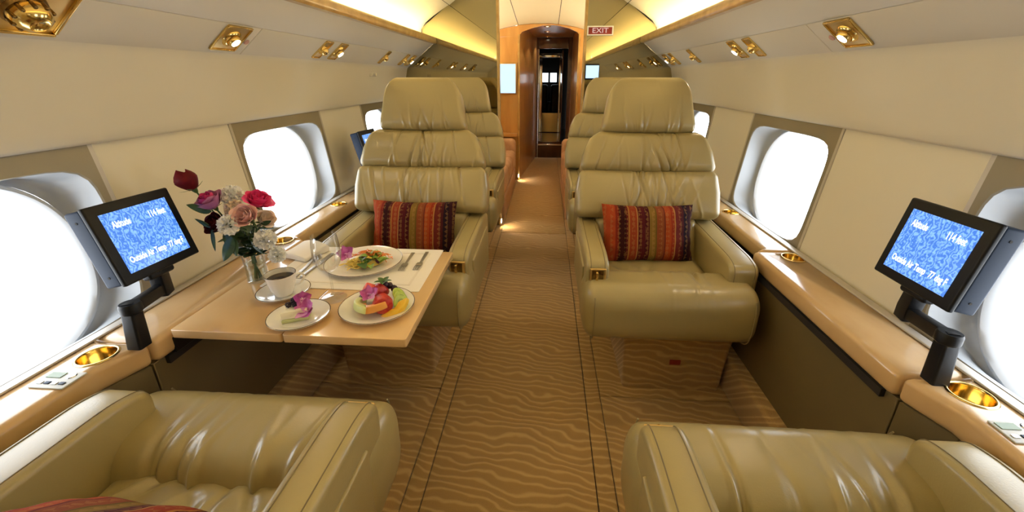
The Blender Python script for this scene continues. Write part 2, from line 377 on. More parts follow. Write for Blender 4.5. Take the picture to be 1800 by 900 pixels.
for s in (-1, 1):
    w = lower_wall(s); upper_wall(s, w)
    side = 'left' if s < 0 else 'right'
    for y in WIN_Y: window(s, y, k); k += 1
    # fascia (bullnose above the windows) and service panels
    fp = [(1.13, 1.125), (1.124, 1.100), (1.114, 1.088), (1.100, 1.086), (1.092, 1.095), (1.086, 1.12), (1.072, 1.17), (1.056, 1.225), (1.043, 1.275), (1.037, 1.302), (1.033, 1.315), (1.026, 1.3245), (1.020, 1.331), (1.006, 1.343), (.990, 1.357)]
    g = sweep(side_sign(s, fp), YB, YF, 1); obj('fascia', g if s < 0 else flip(g), fascia_m, w, 80)
    def sof(t): return (C0[0] + (V0[0] - C0[0]) * t, C0[1] + (V0[1] - C0[1]) * t)
    nx, nz = .622, .782
    def service(t0, t1, y0, y1, name='service_panel'):
        a, b = sof(t0), sof(t1); th = .012
        P = [a, b, (b[0] + nx * th, b[1] + nz * th), (a[0] + nx * th, a[1] + nz * th)]
        obj(name, prism(side_sign(s, P), 'y', y0, y1, .0025, 2), soffit_m, w, 35)
    for y0, y1 in ((YB, .30), (.302, 1.529), (1.531, YF)): service(.035, .490, y0, y1)
    service(.495, 1.02, YB, YF, 'upper_service_panel')
    # gilded valance hiding the cove lamp strip
    vp = [(.815, 1.495), (.786, 1.497), (.781, 1.505), (.781, 1.532), (.788, 1.541), (.80, 1.541), (.81, 1.53)]
    t = obj('trim_%d' % (1 if s < 0 else 2), prism(side_sign(s, vp), 'y', YB, YF - .004, 0), wood_gold, None, 50); t['kind'] = 'structure'
    gp = [(.82, 1.51), (.90, 1.55)]
    # carpeted kick box along the wall
    b = bare('baseboard_' + side, prism(side_sign(s, [(.862, 0), (.858, .15), (.868, .162), (.91, .165), (.91, 0)]), 'y', YB, YF, .006, 2), carpet)
# ceiling
cv = [(.87, 1.515), (.90, 1.56), (.895, 1.60), (.86, 1.645), (.80, 1.688), (.735, 1.728), (.672, 1.765)]
ce = [(.666, 1.765), (.60, 1.81), (.50, 1.872), (.40, 1.912), (.25, 1.943), (.10, 1.957)]
prof = ce + [(-x, z) for x, z in reversed(ce)]
ceil = bare('ceiling', sweep(prof, YB, YF + .03, 1), ceil_m, 80)
for s in (-1, 1):
    g = sweep(side_sign(s, cv), YB, YF, 1); obj('cove_panel', g if s < 0 else flip(g), ceil_m, ceil, 80)

    g = prism(side_sign(s, [(.825, 1.535), (.865, 1.545), (.865, 1.549), (.825, 1.539)]), 'y', YB + .02, YF - .02)
    lt = obj('glow_strip', g, cove_e, None, None)
    tag(lt, 'glowing warm lamp strip hidden behind the %s-hand gilded valance' % ('left' if s < 0 else 'right'), 'light strip')
    g = prism(side_sign(s, [(.825, 1.395), (.865, 1.405), (.865, 1.409), (.825, 1.399)]), 'y', YF + .06, YW - .06)  # fill strip added out of view to brighten the vestibule ceiling
    tag(obj('glow_strip', g, vestibule_fill_e, None, None), 'added glowing strip, out of view, brightening the %s-hand vestibule ceiling' % ('left' if s < 0 else 'right'), 'light strip')
    obj('cove_gutter', prism(side_sign(s, [(.80, 1.36), (.92, 1.388), (.92, 1.392), (.80, 1.37)]), 'y', YF + .04, YW - .01), wood_gold, ceil)  # gutter below the added fill strip, also out of view
    g = prism(side_sign(s, [(.81, 1.52), (.88, 1.53), (.88, 1.536), (.81, 1.528)]), 'y', YB, YF - .01)
    o = obj('cove_gutter', g, ceil_m, ceil)

hp = [(1.085, .56), (1.155, 1.12), (1.15, 1.20), (1.08, 1.38), (.945, 1.50), (.95, 1.66), (.80, 1.74), (.69, 1.80), (.42, 1.955), (0, 2.0)]
for s in (-1, 1):
    g = sweep(side_sign(s, hp[2:]), YB - .05, 9.0); bare('ceiling_light_block', g, dark_m, 80)  # unseen dark shell added to block daylight leaking through the panel gaps
# rear end wall (behind the camera, closes the cabin)
outl = [(1.0, 0), (1.07, .6), (1.13, 1.1), (1.03, 1.33), (.90, 1.53), (.87, 1.65), (.67, 1.78), (.40, 1.925), (0, 1.97)]
full = outl + [(-x, z) for x, z in reversed(outl[:-1])]
bare('wall_back', prism(full, 'y', YB - .03, YB), cream)

# lower vestibule ceiling in panels, falling towards the wood wall
ZA = [(.90, 1.60), (.66, 1.78), (.50, 1.885), (.40, 1.92), (.25, 1.95), (.10, 1.965)]
ZB = [(.90, 1.56), (.66, 1.69), (.50, 1.765), (.40, 1.79), (.25, 1.815), (.10, 1.828)]
def at_x(P, x):
    x = abs(x); Q = sorted(P)
    if x <= Q[0][0]: return Q[0][1]
    for (x0, z0), (x1, z1) in zip(Q, Q[1:]):
        if x <= x1: return z0 + (z1 - z0) * (x - x0) / (x1 - x0)
    return Q[-1][1]
for x0, x1 in ((-.90, -.262), (-.256, .196), (.202, .90)):
    xs = [x0 + (x1 - x0) * i / 8 for i in range(9)]
    obj('vestibule_panel', loft([[(x, YF + .032, at_x(ZA, x)) for x in xs], [(x, YW, at_x(ZB, x)) for x in xs]], False, False), ceil_m, ceil, 80)
# tinted mirror bulkhead with full-height opening
OL, OR = -.306, .375
mb = empty('wall_front'); mb['kind'] = 'structure'
lft = [(OL, 0), (OL, 1.93), (-.40, 1.915), (-.67, 1.772), (-.89, 1.61), (-.89, 1.55), (-.80, 1.503), (-1.03, 1.32), (-1.12, 1.1), (-1.06, .6), (-.95, 0)]
rgt = [(OR, 0), (.95, 0), (1.06, .6), (1.12, 1.1), (1.03, 1.32), (.80, 1.503), (.89, 1.55), (.89, 1.61), (.67, 1.772), (.40, 1.915), (OR, 1.918)]
obj('mirror_panel', prism(lft, 'y', YF, YF + .03), mirror_m, mb, 20)
obj('mirror_panel', prism(rgt, 'y', YF, YF + .03), mirror_m, mb, 20)
obj('edge_post', box(OL - .004, OL + .016, YF - .012, YF + .045, 0, 1.925, .004), wood_gold, mb)
obj('edge_post', box(OR - .016, OR + .004, YF - .012, YF + .045, 0, 1.918, .004), wood_gold, mb)

# ------------------------------------------------------------------ beyond the bulkhead
for s, n in ((-1, 'vestibule_left'), (1, 'vestibule_right')):
    o = bare('wall_' + n, box(*sorted((s * .93, s * .96)), YF + .05, YW, 0, 1.53), cream)
AL, AR = -.252, .448
ww = empty('wall_far'); ww['kind'] = 'structure'
top = [(x, at_x(ZB, x) - .004) for x in (-.90, -.66, -.50, -.40, -.25, -.10, .10, .25, .40, .50, .66, .90)]
arch = [(AL, 1.70), (AL + .04, 1.745), (-.08, 1.785), (.02, 1.806), (.10, 1.812), (.19, 1.806), (AR - .12, 1.775), (AR - .03, 1.735), (AR, 1.70)]
# left panel, right panel, arch head
obj('wood_panel', prism([(-.93, 0), (AL, 0), (AL, 1.70), (-.62, 1.68), (-.93, 1.50)], 'y', YW, YW + .03), wood, ww, 20)
obj('wood_panel', prism([(AR, 0), (.93, 0), (.93, 1.50), (.62, 1.68), (AR, 1.70)], 'y', YW, YW + .03), wood, ww, 20)
obj('arch_head', prism([(-.93, 1.505), (-.62, 1.683)] + arch + [(.62, 1.683), (.93, 1.505)] + list(reversed(top)), 'y', YW, YW + .03), wood, ww, 20)
obj('corner_post', box(AL - .012, AL + .012, YW - .012, YW + .04, 0, 1.72, .004), wood_gold, ww)
obj('corner_post', box(AR - .012, AR + .012, YW - .012, YW + .04, 0, 1.72, .004), wood_gold, ww)
obj('wood_ledge', box(-.60, -.262, YW - .10, YW - .002, .56, .60, .006), wood, ww)
obj('wood_ledge', box(.46, .62, YW - .10, YW - .002, .56, .60, .006), wood, ww)
# corridor
cw = empty('wall_corridor'); cw['kind'] = 'structure'
obj('wood_panel', prism([(AL - .02, YW + .03), (AL, YW + .03), (-.085, 6.78), (-.105, 6.78)], 'z', 0, 1.815), wood, cw, 20)
obj('wood_panel', prism([(AR, YW + .03), (AR + .02, YW + .03), (AR + .03, 6.78), (AR + .01, 6.78)], 'z', 0, 1.815), wood, cw, 20)
obj('corridor_ceiling', box(-.30, .50, YW + .03, 6.80, 1.816, 1.85), wood, cw, 20)
for y in (5.35, 5.95, 6.65):
    d = thing('downlight', 'small lit round downlight in the corridor ceiling, %s' % {5.35: 'nearest of the three', 5.95: 'middle one of the three', 6.65: 'farthest of the three'}[y], 'ceiling light', (.075, y, 1.816), group='corridor downlights')
    obj('rim', lathe([(.028, 0), (.044, 0), (.044, -.006), (.032, -.008), (.028, 0)], 20), gold, d)
    obj('lens', mv(flip(disc(.030, 0, 20)), 0, 0, -.003), down_e, d)
    l = bpy.data.lights.new('downlight_beam', 'SPOT'); l.energy = 4; l.color = (1, .82, .55); l.spot_size = R(110); l.shadow_soft_size = .03
    lo = bpy.data.objects.new('downlight_beam', l); COL.objects.link(lo); lo.parent = d; lo.location = (0, 0, -.02)
# end doorway: mahogany frame, galley beyond with a polished silver arch and cockpit windows
DY = 6.80; DL, DR = -.088, .458
dr = empty('door_1'); dr['kind'] = 'structure'
obj('frame_post', box(DL - .03, DL + .035, DY, DY + .05, 0, 1.81, .005), mahog, dr)
obj('frame_post', box(DR - .06, DR + .03, DY, DY + .05, 0, 1.81, .005), mahog, dr)
obj('frame_head', box(DL + .036, DR - .061, DY, DY + .05, 1.66, 1.81, .005), mahog, dr)
obj('chrome_edge', box(DL + .0355, DL + .046, DY - .012, DY + .04, 0, 1.655, .003), chrome, dr)
obj('door_leaf', box(.315, .330, DY + .06, DY + .85, .02, 1.64, .004), mahog, dr)
obj('threshold', box(DL + .047, DR - .061, DY, DY + .06, 0, .26, .005), mahog, dr)
obj('threshold_strip', box(DL + .047, DR - .061, DY - .012, DY - .001, .20, .225, .003), chrome, dr)
gl = empty('wall_galley'); gl['kind'] = 'structure'
obj('galley_floor', box(-.25, .55, DY + .061, 8.6, -.02, .26), mahog, gl)
obj('galley_side', box(-.14, -.12, DY + .06, 8.6, .265, 1.85), mahog, gl)
obj('galley_side', box(.50, .52, DY + .06, 8.6, .265, 1.85), mahog, gl)
obj('galley_ceiling', box(-.14, .52, DY + .06, 8.6, 1.855, 1.87), mahog, gl)
obj('silver_post', box(-.118, .0, 8.0, 8.03, .265, 1.58, .006), chrome, gl)
obj('silver_post', box(.30, .345, 8.0, 8.03, .265, 1.58, .006), chrome, gl)
obj('silver_head', box(-.118, .345, 8.0, 8.03, 1.585, 1.66, .006), chrome, gl)
obj('gilt_kickplate', box(.002, .298, 8.0, 8.03, .27, .62, .004), gold_sat, gl)
obj('cockpit_wall', box(-.30, .60, 8.62, 8.65, 0, 1.87), dark_m, gl)
for i, (x0, x1) in enumerate(((-.01, .105), (.145, .27))):
    cwn = empty('window_%d' % (20 + i)); cwn['kind'] = 'structure'
    obj('window_frame', box(x0 - .012, x1 + .012, 8.596, 8.615, 1.15, 1.345, .004), black_m, cwn)
    obj('pane', box(x0, x1, 8.58, 8.595, 1.165, 1.33, .003), dash_e, cwn)
for i, x in enumerate((.0, .26)):
    t = thing('pilot_seat', 'dark pilot seat seen through the far doorway, %s' % ('left one' if i == 0 else 'right one'), 'seat', (x, 8.3, .262), group='pilot seats')
    obj('backrest', mv(rbox(.20, .09, .62, .04, 2, 1, 4, 3), 0, 0, .55), black_m, t)
    obj('seat', mv(rbox(.20, .26, .12, .04, 2, 2, 1, 3), 0, .02, .18), black_m, t)
    obj('pedestal', box(-.05, .05, -.05, .05, 0, .12, .006), black_m, t)
p = thing('centre_console', 'grey centre console between the pilot seats', 'console', (.13, 8.2, .262))
obj('body', box(-.03, .03, -.05, .15, 0, .55, .01), black_m, p)
obj('lever', tube([(0, 0, .55), (.005, -.02, .72)], .009, 8), chrome, p)
obj('lever', tube([(.0, .05, .55), (-.012, .04, .68)], .007, 8), chrome, p)

# wall screens at the far end
def wall_screen(label, x, y, z, w, h, parent_name='wall_screen'):
    t = thing(parent_name, label, 'screen', (x, y, z))
    obj('casing', box(-w / 2 - .012, w / 2 + .012, 0, .02, -h / 2 - .012, h / 2 + .012, .004), black_m if w < .15 else gold_sat, t)
    obj('display', box(-w / 2, w / 2, -.004, -.0005, -h / 2, h / 2), screen_far, t, None)
wall_screen('tall pale blue lit screen on the honey wood wall beyond the bulkhead', -.383, YW - .024, 1.235, .185, .325)
t = thing('wall_screen', 'small pale blue lit screen at the bulkhead edge beside the exit sign', 'screen', (.425, YF - .04, 1.29))
obj('casing', box(-.048, .062, 0, .03, -.058, .058, .006), black_m, t)
obj('display', box(-.042, .056, -.004, -.0005, -.046, .046), screen_far, t, None)

# exit sign on the bulkhead
ex = thing('exit_sign', 'small red exit sign with pale lettering on the mirrored bulkhead', 'sign', (.4765, YF - .013, 1.5795))
obj('panel', box(-.088, .088, 0, .010, -.024, .024), red_tag, ex)
fr = join(box(-.098, .098, -.003, .011, .024, .033), box(-.098, .098, -.003, .011, -.033, -.024), box(-.098, -.088, -.003, .011, -.024, .024), box(.088, .098, -.003, .011, -.024, .024))
obj('frame', fr, porcelain, ex)
obj('lettering', xf(text_geo('EXIT', .048, 'CENTER', .001), Matrix.Translation((0, -.002, 0)) @ rotm(R(90)) @ Matrix.Scale(1.25, 4, (1, 0, 0))), emit_mat('pale_exit_letters', (1, .72, .66), .7), ex, None)

# divans beyond the opening
for s, nm in ((-1, 'left'), (1, 'right')):
    d = thing('divan', 'salmon quilted divan beyond the bulkhead, on the %s of the aisle' % nm, 'divan', (s * .60, 4.32, 0), group='quilted divans')
    obj('base', box(-.32, .32, -.68, .68, 0, .20, .01), pink_fab, d)
    for i in range(3): obj('seat_cushion', mv(rbox(.64, .44, .22, .05, 3, 3, 1, 3), 0, -.45 + .45 * i, .315), pink_fab, d)
    for e in (-1, 1): obj('armrest', mv(rbox(.64, .13, .40, .06, 3, 1, 2, 3), 0, e * .745, .35), pink_fab, d)
    obj('backrest', mv(rbox(.13, 1.34, .40, .05, 1, 4, 2, 3), s * .25, 0, .58), pink_fab, d)
# floor courtesy lights
for i, (x, y, lb) in enumerate(((-.296, 3.40, 'glowing floor-level courtesy light at the foot of the bulkhead opening'), (-.262, 5.17, 'glowing floor-level courtesy light below the honey wood wall'))):
    t = thing('courtesy_light', lb, 'floor light', (x, y, .06))
    obj('housing', box(-.012, .006, -.025, .025, -.02, .02, .003), gold_sat, t)
    obj('lens', box(.0065, .010, -.018, .018, -.014, .014), lamp_e, t, None)
    l = bpy.data.lights.new('courtesy_beam', 'SPOT'); l.energy = 1.2 if i == 0 else 1.5; l.color = (1, .7, .38); l.spot_size = R(120); l.shadow_soft_size = .015
    lo = bpy.data.objects.new('courtesy_beam', l); COL.objects.link(lo); lo.parent = t; lo.location = (.02, 0, 0); lo.rotation_euler = (0, R(-40), 0)

# ------------------------------------------------------------------ side ledges
def boolean_cut(o, cut_geo):
    c = obj('cutter', cut_geo, dark_m, None, None); m = o.modifiers.new('cut', 'BOOLEAN'); m.object = c; m.solver = 'EXACT'
    dg = bpy.context.evaluated_depsgraph_get(); dg.update(); me = bpy.data.meshes.new_from_object(o.evaluated_get(dg))
    o.modifiers.clear(); old = o.data; o.data = me; bpy.data.meshes.remove(old); cm = c.data; bpy.data.objects.remove(c); bpy.data.meshes.remove(cm)
LZ = .628
def ledge(s, nm, cups, ctrl):
    t = thing('side_ledge', 'long polished veneer ledge under the %s-hand windows, with gold cup holders' % nm, 'ledge', (0, 0, 0))
    def section(pts, cuts=()):
        o = obj('ledge_section', prism([(s * x, y) for x, y in pts], 'z', .562, LZ, .016, 3), maple, t, 35)
        for (x, y) in cuts: boolean_cut(o, mv(lathe([(.0365, -.045), (.0365, .02)], 28, True), x, y, LZ))
        return o
    O = 1.058
    section([(.925, YB), (O, YB), (O, .798), (.890, .798), (.925, .70)], cups[:1])
    section([(.886, .802), (O, .802), (O, 1.497), (.886, 1.497)], cups[1:2])
    section([(.90, 1.503), (O, 1.503), (O, 2.30), (.94, 2.30), (.94, 1.53)], cups[2:3])
    section([(.925, 2.304), (O, 2.304), (O, YF - .004), (.925, YF - .004)])
    obj('back_strip', box(*sorted((s * 1.03, s * 1.056)), YB, YF - .004, LZ + .0005, LZ + .006, .002), strip_m, t)
    obj('table_slot', box(*sorted((s * .888, s * .90)), .83, 1.46, .540, .5615), dark_m, t)
    for (x, y) in cups:
        h = obj('cup_holder', mv(lathe([(.0355, -.002), (.035, -.03), (.028, -.038), (.0, -.040)], 28), x, y, LZ), gold, t, 50)
        obj('rim', mv(lathe([(.0355, -.004), (.0355, .001), (.037, .003), (.040, .003), (.042, .0005)], 28), x, y, LZ), gold, h, 60)
    cx, cy = ctrl
    c = obj('control_panel', box(cx - .040, cx + .040, cy - .026, cy + .026, LZ + .0005, LZ + .004, .0015), white_p, t)
    obj('display', box(cx - .034, cx + .0, cy + .004, cy + .020, LZ + .0042, LZ + .0055), lcd, c)
    obj('jog_dial', mv(lathe([(.0, .006), (.008, .006), (.010, .0042)], 16), cx + .018, cy + .012, LZ), chrome, c)
    for i in range(4): obj('button', box(cx - .033 + .017 * i, cx - .021 + .017 * i, cy - .016, cy - .008, LZ + .0042, LZ + .006, .0008), navy_m if i % 2 else chrome, c)
    return t
ledge(-1, 'left', [(-.965, .740), (-.967, 1.475), (-.985, 1.985)], (-.962, .655))
ledge(1, 'right', [(.985, .745), (1.005, 1.500 - .06), (1.005, 1.985)], (.985, .645))

# ------------------------------------------------------------------ seats
def rpoly(pts, rad, seg=5):
    out = []; n = len(pts)
    for i in range(n):
        p, a, b = Vector(pts[i]), Vector(pts[i - 1]), Vector(pts[(i + 1) % n]); r_ = rad[i] if isinstance(rad, list) else rad
        if r_ <= 0: out.append(tuple(p)); continue
        da, db = (a - p), (b - p); r1 = min(r_, da.length * .49, db.length * .49)
        A, B = p + da.normalized() * r1, p + db.normalized() * r1
        for k_ in range(seg + 1):
            t = k_ / seg; q = A * (1 - t) ** 2 + p * 2 * t * (1 - t) + B * t * t; out.append((q.x, q.y))
    return out
def wrinkle(x, d, lines, fall):
    """sum of soft creases: x across, d distance from the seam the creases run from"""
    w = 0
    for x0, slope, wid, amp in lines: w += 1.7 * amp * math.exp(-((x - x0 - slope * d) / wid) ** 2)
    return w * math.exp(-d / fall)
def seat(label, loc, rz, a, theta, seed, group):
    rnd = random.Random(seed); root = thing('cabin_seat', label, 'seat', loc, rz, group)
    # carpeted base
    bx = -a * .09
    ring = lambda z, g: [(bx - .20 - g, .165 - g), (bx + .20 + g, .165 - g), (bx + .20 + g, .62), (bx - .20 - g, .62)]
    g = loft([[(x, y, z) for x, y in rpoly(ring(z, gg), .02, 3)] for z, gg in ((.0, 0), (.012, .002), (.20, .010), (.285, .018))])
    b = obj('base', g, carpet, root, 40)
    if a < 0: obj('base_tag', box(bx + .0 - .022, bx + .022, .1535, .1575, .135, .158, .001), red_tag, b)
    obj('seat_frame', box(-.27, .27, .14, .62, .285, .335, .01), panel_dk, root)
    # front bolster
    L1 = [(rnd.uniform(-.16, .16), rnd.uniform(-.25, .25), rnd.uniform(.005, .011), rnd.uniform(-.008, .005)) for _ in range(12)]
    bol = rbox(.708, .235, .222, .080, 120, 4, 3, 6)
    def fb(p):
        # creases at the back-top edge of the bolster, fading to its front
        if abs(p.x) > .274: p.x = math.copysign(.274 + (abs(p.x) - .274) * .512, p.x)
        ang = max(0, (.10 - p.y) + max(0, -p.z) * 1.5)
        n = Vector((0, p.y, p.z)).normalized(); e = 1 - abs(p.x / .315) ** 6
        w = wrinkle(p.x, ang, L1, .085) if p.z > -.03 else 0
        p = p + n * (w * e + .006 * e - .004)
        return p + Vector((0, .118, .437))
    cb = obj('front_bolster', dfm(bol, fb), leather, root, 180)
    for sx in (-1, 1):
        pth = [(sx * .276, .118 + y, .437 + z) for y, z in rpoly([(-.1195, .113), (-.1195, -.113), (.1195, -.113), (.1195, .113)], .082, 8)[:27] if z < .09 and not (y > .06)]
        obj('piping', tube(pth, .0022, 6), leather_dk, cb)
    # seat cushion between the arms
    L2 = [(rnd.uniform(-.18, .18), rnd.uniform(-.9, .9), rnd.uniform(.010, .026), rnd.uniform(-.012, .009)) for _ in range(13)]
    cu = rbox(.455, .46, .15, .045, 80, 30, 2, 4)
    def fc(p):
        if p.z > 0:
            e = (1 - abs(p.x / .228) ** 4) * (1 - abs(p.y / .23) ** 4); d = p.y + .23
            p = p + Vector((0, 0, .016 * e + wrinkle(p.x, d, L2, .16) * max(0, e)))
        return p + Vector((0, .425, .415))
    obj('seat_cushion', dfm(cu, fc), leather, root, 180)
    # arms
    for sd in (a, -a):
        th = .085 if sd == a else .105; xc = sd * ((.302 if sd == a else .318) - th / 2)
        pr = rpoly([(.135, .335), (.108, .43), (.099, .605), (.17, .622), (.60, .632), (.665, .60), (.66, .335)], [.02, .03, .034, .03, .05, .04, .02], 6)
        g = prism(pr, 'x', xc - th / 2, xc + th / 2, .020, 4)
        arm = obj('armrest', g, leather, root, 60)
        top = [p for p in pr if (p[1] > .43 and p[0] < .62)]
        top = sorted(top, key=lambda p: (p[0] > .15, p[1] if p[0] <= .15 else p[0]))
        for q in (-1, 1):
            xx = xc + q * (th / 2 - .017)
            obj('stitching', tube([(xx, y - .0004 if y < .12 else y, z + .0004) for y, z in top], .0013, 5), stitch, arm)
        if sd == a:
            o = rbox(.012, .40, .185, .005, 1, 10, 6, 2)
            obj('side_panel', mv(o, sd * .3025, .385, .465), leather, arm, 60)
            c = obj('control_plate', box(xc - .030, xc + .030, .0945, .112, .512, .590, .003), gold_sat, arm)
            obj('recess', box(xc - .022, xc + .020, .0930, .0943, .530, .584), brass_dk, c)
            obj('lever', mv(rbox(.010, .012, .045, .004, 1, 1, 2, 2), xc - .004, .089, .558), gold, c)
            for i in range(3): obj('button', box(xc - .022, xc + .020, .0915, .0943, .514 + .005 * i, .518 + .005 * i, .001), gold, c)
    # backrest
    y0, z0 = .44, .42; st, ct = math.sin(theta), math.cos(theta)
    def P(x, v, t): return Vector((x, y0 + v * st + t * ct, z0 + v * ct - t * st))
    HW = [(-.1, .265), (.20, .275), (.24, .318), (.36, .320), (.455, .306), (.54, .288), (.60, .262), (.63, .235), (.75, .18)]
    def hw(v):
        for (a0, w0), (a1, w1) in zip(HW, HW[1:]):
            if v <= a1: return w0 + (w1 - w0) * max(0, (v - a0) / (a1 - a0))
        return HW[-1][1]
    def cushion(name, v0, v1, th, tc, r, hwf, lines_top, lines_bot, fall, puff, tilt=0.0, mat_=leather, parent=root, conc=0.0):
        H = v1 - v0; q = rbox(.64, th, H, r, 150, 2, 14, 5)
        def f(p):
            v = p.z + (v0 + v1) / 2; fx = p.x / .32; x = fx * hwf(v); t = p.y
            if t < 0:
                e = max(0, 1 - abs(fx) ** 6)
                t -= puff * e * max(0, 1 - (2 * p.z / H) ** 2)
                t -= (wrinkle(x, H / 2 - p.z, lines_top, fall) + wrinkle(x, H / 2 + p.z, lines_bot, fall)) * e
            t += conc * fx * fx * -1.0
            return P(x, v, t + tc - tilt * (v - v0))
        return obj(name, dfm(q, f), mat_, parent, 180)
    def LN(n, amp, wid=.0065, spread=.22): return [(rnd.gauss(.02, spread / 2), rnd.uniform(-.5, .5), rnd.uniform(.6, 1.3) * wid, rnd.uniform(-1, .55) * amp) for _ in range(n)]
    shell = cushion('back_shell', -.10, .63, .06, .105, .028, lambda v: hw(v) - .02, [], [], .1, 0, 0, leather)
    cushion('lumbar_cushion', .0, .255, .11, .035, .045, lambda v: .232, LN(4, .003), LN(4, .003), .05, .012)
    cushion('back_cushion', .240, .460, .135, .035, .034, hw, LN(10, .012, .005), LN(18, .016, .005), .09, .020, conc=.022)
    cushion('shoulder_cushion', .452, .636, .128, .032, .034, hw, LN(7, .010, .005), LN(15, .015, .005), .065, .018, conc=.018)
    def hh(v): 
        u = (v - .630) / .25; return .213 - .045 * max(0, u) - .042 * (max(0, u - .62) / .34) ** 2.2
    hr = cushion('headrest', .632, .870, .115, .008, .034, hh, LN(2, .001), LN(15, .010, .005, .22), .045, .012, .16)
    for sx in (-1, 1): obj('headrest_post', tube([P(sx * .07, .60, .07), P(sx * .07, .68, .05)], .008, 8), chrome, hr)
    return root
TH = R(22)
g_front, g_row2, g_fg = 'facing seats of the front club group', 'seats of the second row', 'foreground seats seen from behind'
sfr = seat('facing cream leather seat right of the aisle in the nearer row, striped pillow on it', (.55, 1.28, 0), 0, -1, TH, 3, g_front)
sfl = seat('facing cream leather seat left of the aisle in the nearer row, behind the laid table', (-.50, 1.306, 0), 0, 1, TH, 11, g_front)
for src, x, nm in ((sfr, .546, 'right'), (sfl, -.522, 'left')):
    c = copy_tree(src); c.location = (x, 2.375, 0); c['group'] = g_row2
    c['label'] = 'second-row cream leather seat on the %s of the aisle, half hidden behind the nearer seat' % nm
seat('foreground cream leather seat bottom left, seen from above, beside a striped pillow', (-.558, .775, 0), PI, -1, R(31), 5, g_fg)
seat('foreground cream leather seat bottom right, seen from above, without a pillow', (.588, .755, 0), PI, 1, R(31), 8, g_fg)

# ------------------------------------------------------------------ pillows
def pillow_geo(w, h, t, seed):
    rnd = random.Random(seed); ph = rnd.uniform(0, 6)
    n, m = 30, 20
    def th(u, v): return t / 2 * (max(0, 1 - abs(u) ** 3.2) * max(0, 1 - abs(v) ** 3.2)) ** .62
    def pos(u, v, s_):
        pin = 1 - .055 * (1 - abs(v) ** 2) * abs(u) ** 3, 1 - .075 * (1 - abs(u) ** 2) * abs(v) ** 3
        wob = .004 * math.sin(9 * u + ph) * (1 - abs(v)) + .003 * math.sin(13 * v + 2 * ph) * u
        return (u * w / 2 * pin[0], s_ * th(u, v) + wob, v * h / 2 * pin[1])
    f = lambda s_: grid(n, m, lambda i, j: pos(i * 2 - 1, j * 2 - 1, s_))
    return join(f(-1), flip(f(1)))
def pillow(label, loc, rot, seed, w=.395, h=.255, t=.115):
    o = obj('striped_pillow', pillow_geo(w, h, t, seed), stripe, None, 180); o.location = loc; o.rotation_euler = rot
    return tag(o, label, 'pillow', 'striped pillows')
pillow('striped woven pillow standing on the right facing seat', (.535, 1.700, .612), (R(-20), R(0), R(2)), 1)
pillow('striped woven pillow standing on the left facing seat, behind the laid table', (-.505, 1.722, .602), (R(-20), R(0), R(-1)), 2)
pillow('striped woven pillow at the bottom left edge, lying on the foreground seat', (-.565, .365, .585), (R(-42), R(2), R(176)), 3)

# ------------------------------------------------------------------ monitors
def monitor(label, base, top, arm_end, C, rot):
    M = Matrix.Translation(C) @ (Euler((0, 0, rot[0])).to_matrix() @ Euler((rot[1], 0, 0)).to_matrix() @ Euler((0, rot[2], 0)).to_matrix()).to_4x4()
    root = thing('swivel_monitor', label, 'monitor', base, 0, 'swivel monitors on the window ledges'); Mi = Matrix.Translation(-Vector(base))
    def part(n, g, m, par=root, sm=40): return obj(n, xf(g, Mi), m, par, sm)
    b, t, e = Vector(base), Vector(top), Vector(arm_end)
    part('post', loft([[b + Vector((x, y, .0)) for x, y in rpoly([(-.019, -.017), (.019, -.017), (.019, .017), (-.019, .017)], .006, 3)], [Vector((t.x, t.y, t.z)) + Vector((x, y, .0)) for x, y in rpoly([(-.016, -.015), (.016, -.015), (.016, .015), (-.016, .015)], .006, 3)]]), black_m)
    part('collar', mv(lathe([(.0, .012), (.020, .012), (.0225, .006), (.0225, -.010), (.019, -.014), (0, -.014)], 20), *t), black_m)
    d = (e - t); d.z = 0; d.normalize(); sd = Vector((-d.y, d.x, 0)); up_ = Vector((0, 0, 1))
    rings = [[p + sd * x + up_ * z for x, z in rpoly([(-.012, -.016), (.012, -.016), (.012, .014), (-.012, .014)], .004, 2)] for p in (t - d * .012, e + d * .012)]
    part('arm', loft(rings), black_m)
    low = M @ Vector((0, .028, -.085))
    part('bracket', loft([[p + sd * x + d * y for x, y in rpoly([(-.016, -.02), (.016, -.02), (.016, .02), (-.016, .02)], .005, 2)] for p in (e + up_ * -.018, e + up_ * .012, low)]), black_m)
    part('hinge', xf(mv(rbox(.075, .03, .03, .008, 1, 1, 1, 2), 0, .03, -.10), M), black_m)
    case = part('casing', xf(mv(rbox(.222, .044, .192, .006, 1, 1, 1, 2), 0, .034, 0), M), navy_m)
    for sx in (-1, 1):
        for z in (-.07, .07): part('screw', xf(mv(lathe([(0, .001), (.003, .001), (.003, 0)], 8), 0, 0, 0), M @ Matrix.Translation((sx * .111, .034, z)) @ rotm(0, R(90) * sx)), dark_m, case)
    part('bezel', xf(mv(rbox(.228, .014, .198, .005, 1, 1, 1, 2), 0, .007, 0), M), black_m)
    scr = obj('display', box(-.09, .09, -.0012, -.0004, -.075, .075), screen_m, root, None); scr.matrix_parent_inverse = Matrix(); scr.matrix_local = Mi @ M
    def word(s_, x, z, sz):
        g = xf(text_geo(s_, sz, 'CENTER', 0, .0006), Matrix.Translation((x, -.0018, z)) @ rotm(R(90)) @ Matrix.Scale(.62, 4, (1, 0, 0)))
        o = obj('lettering', g, screen_t, scr, None)
    word('Altitude', -.050, .044, .023); word('114 feet', .048, .044, .024); word('Outside Air Temp', -.026, -.046, .022); word('77 deg F', .058, -.046, .022)
    return root
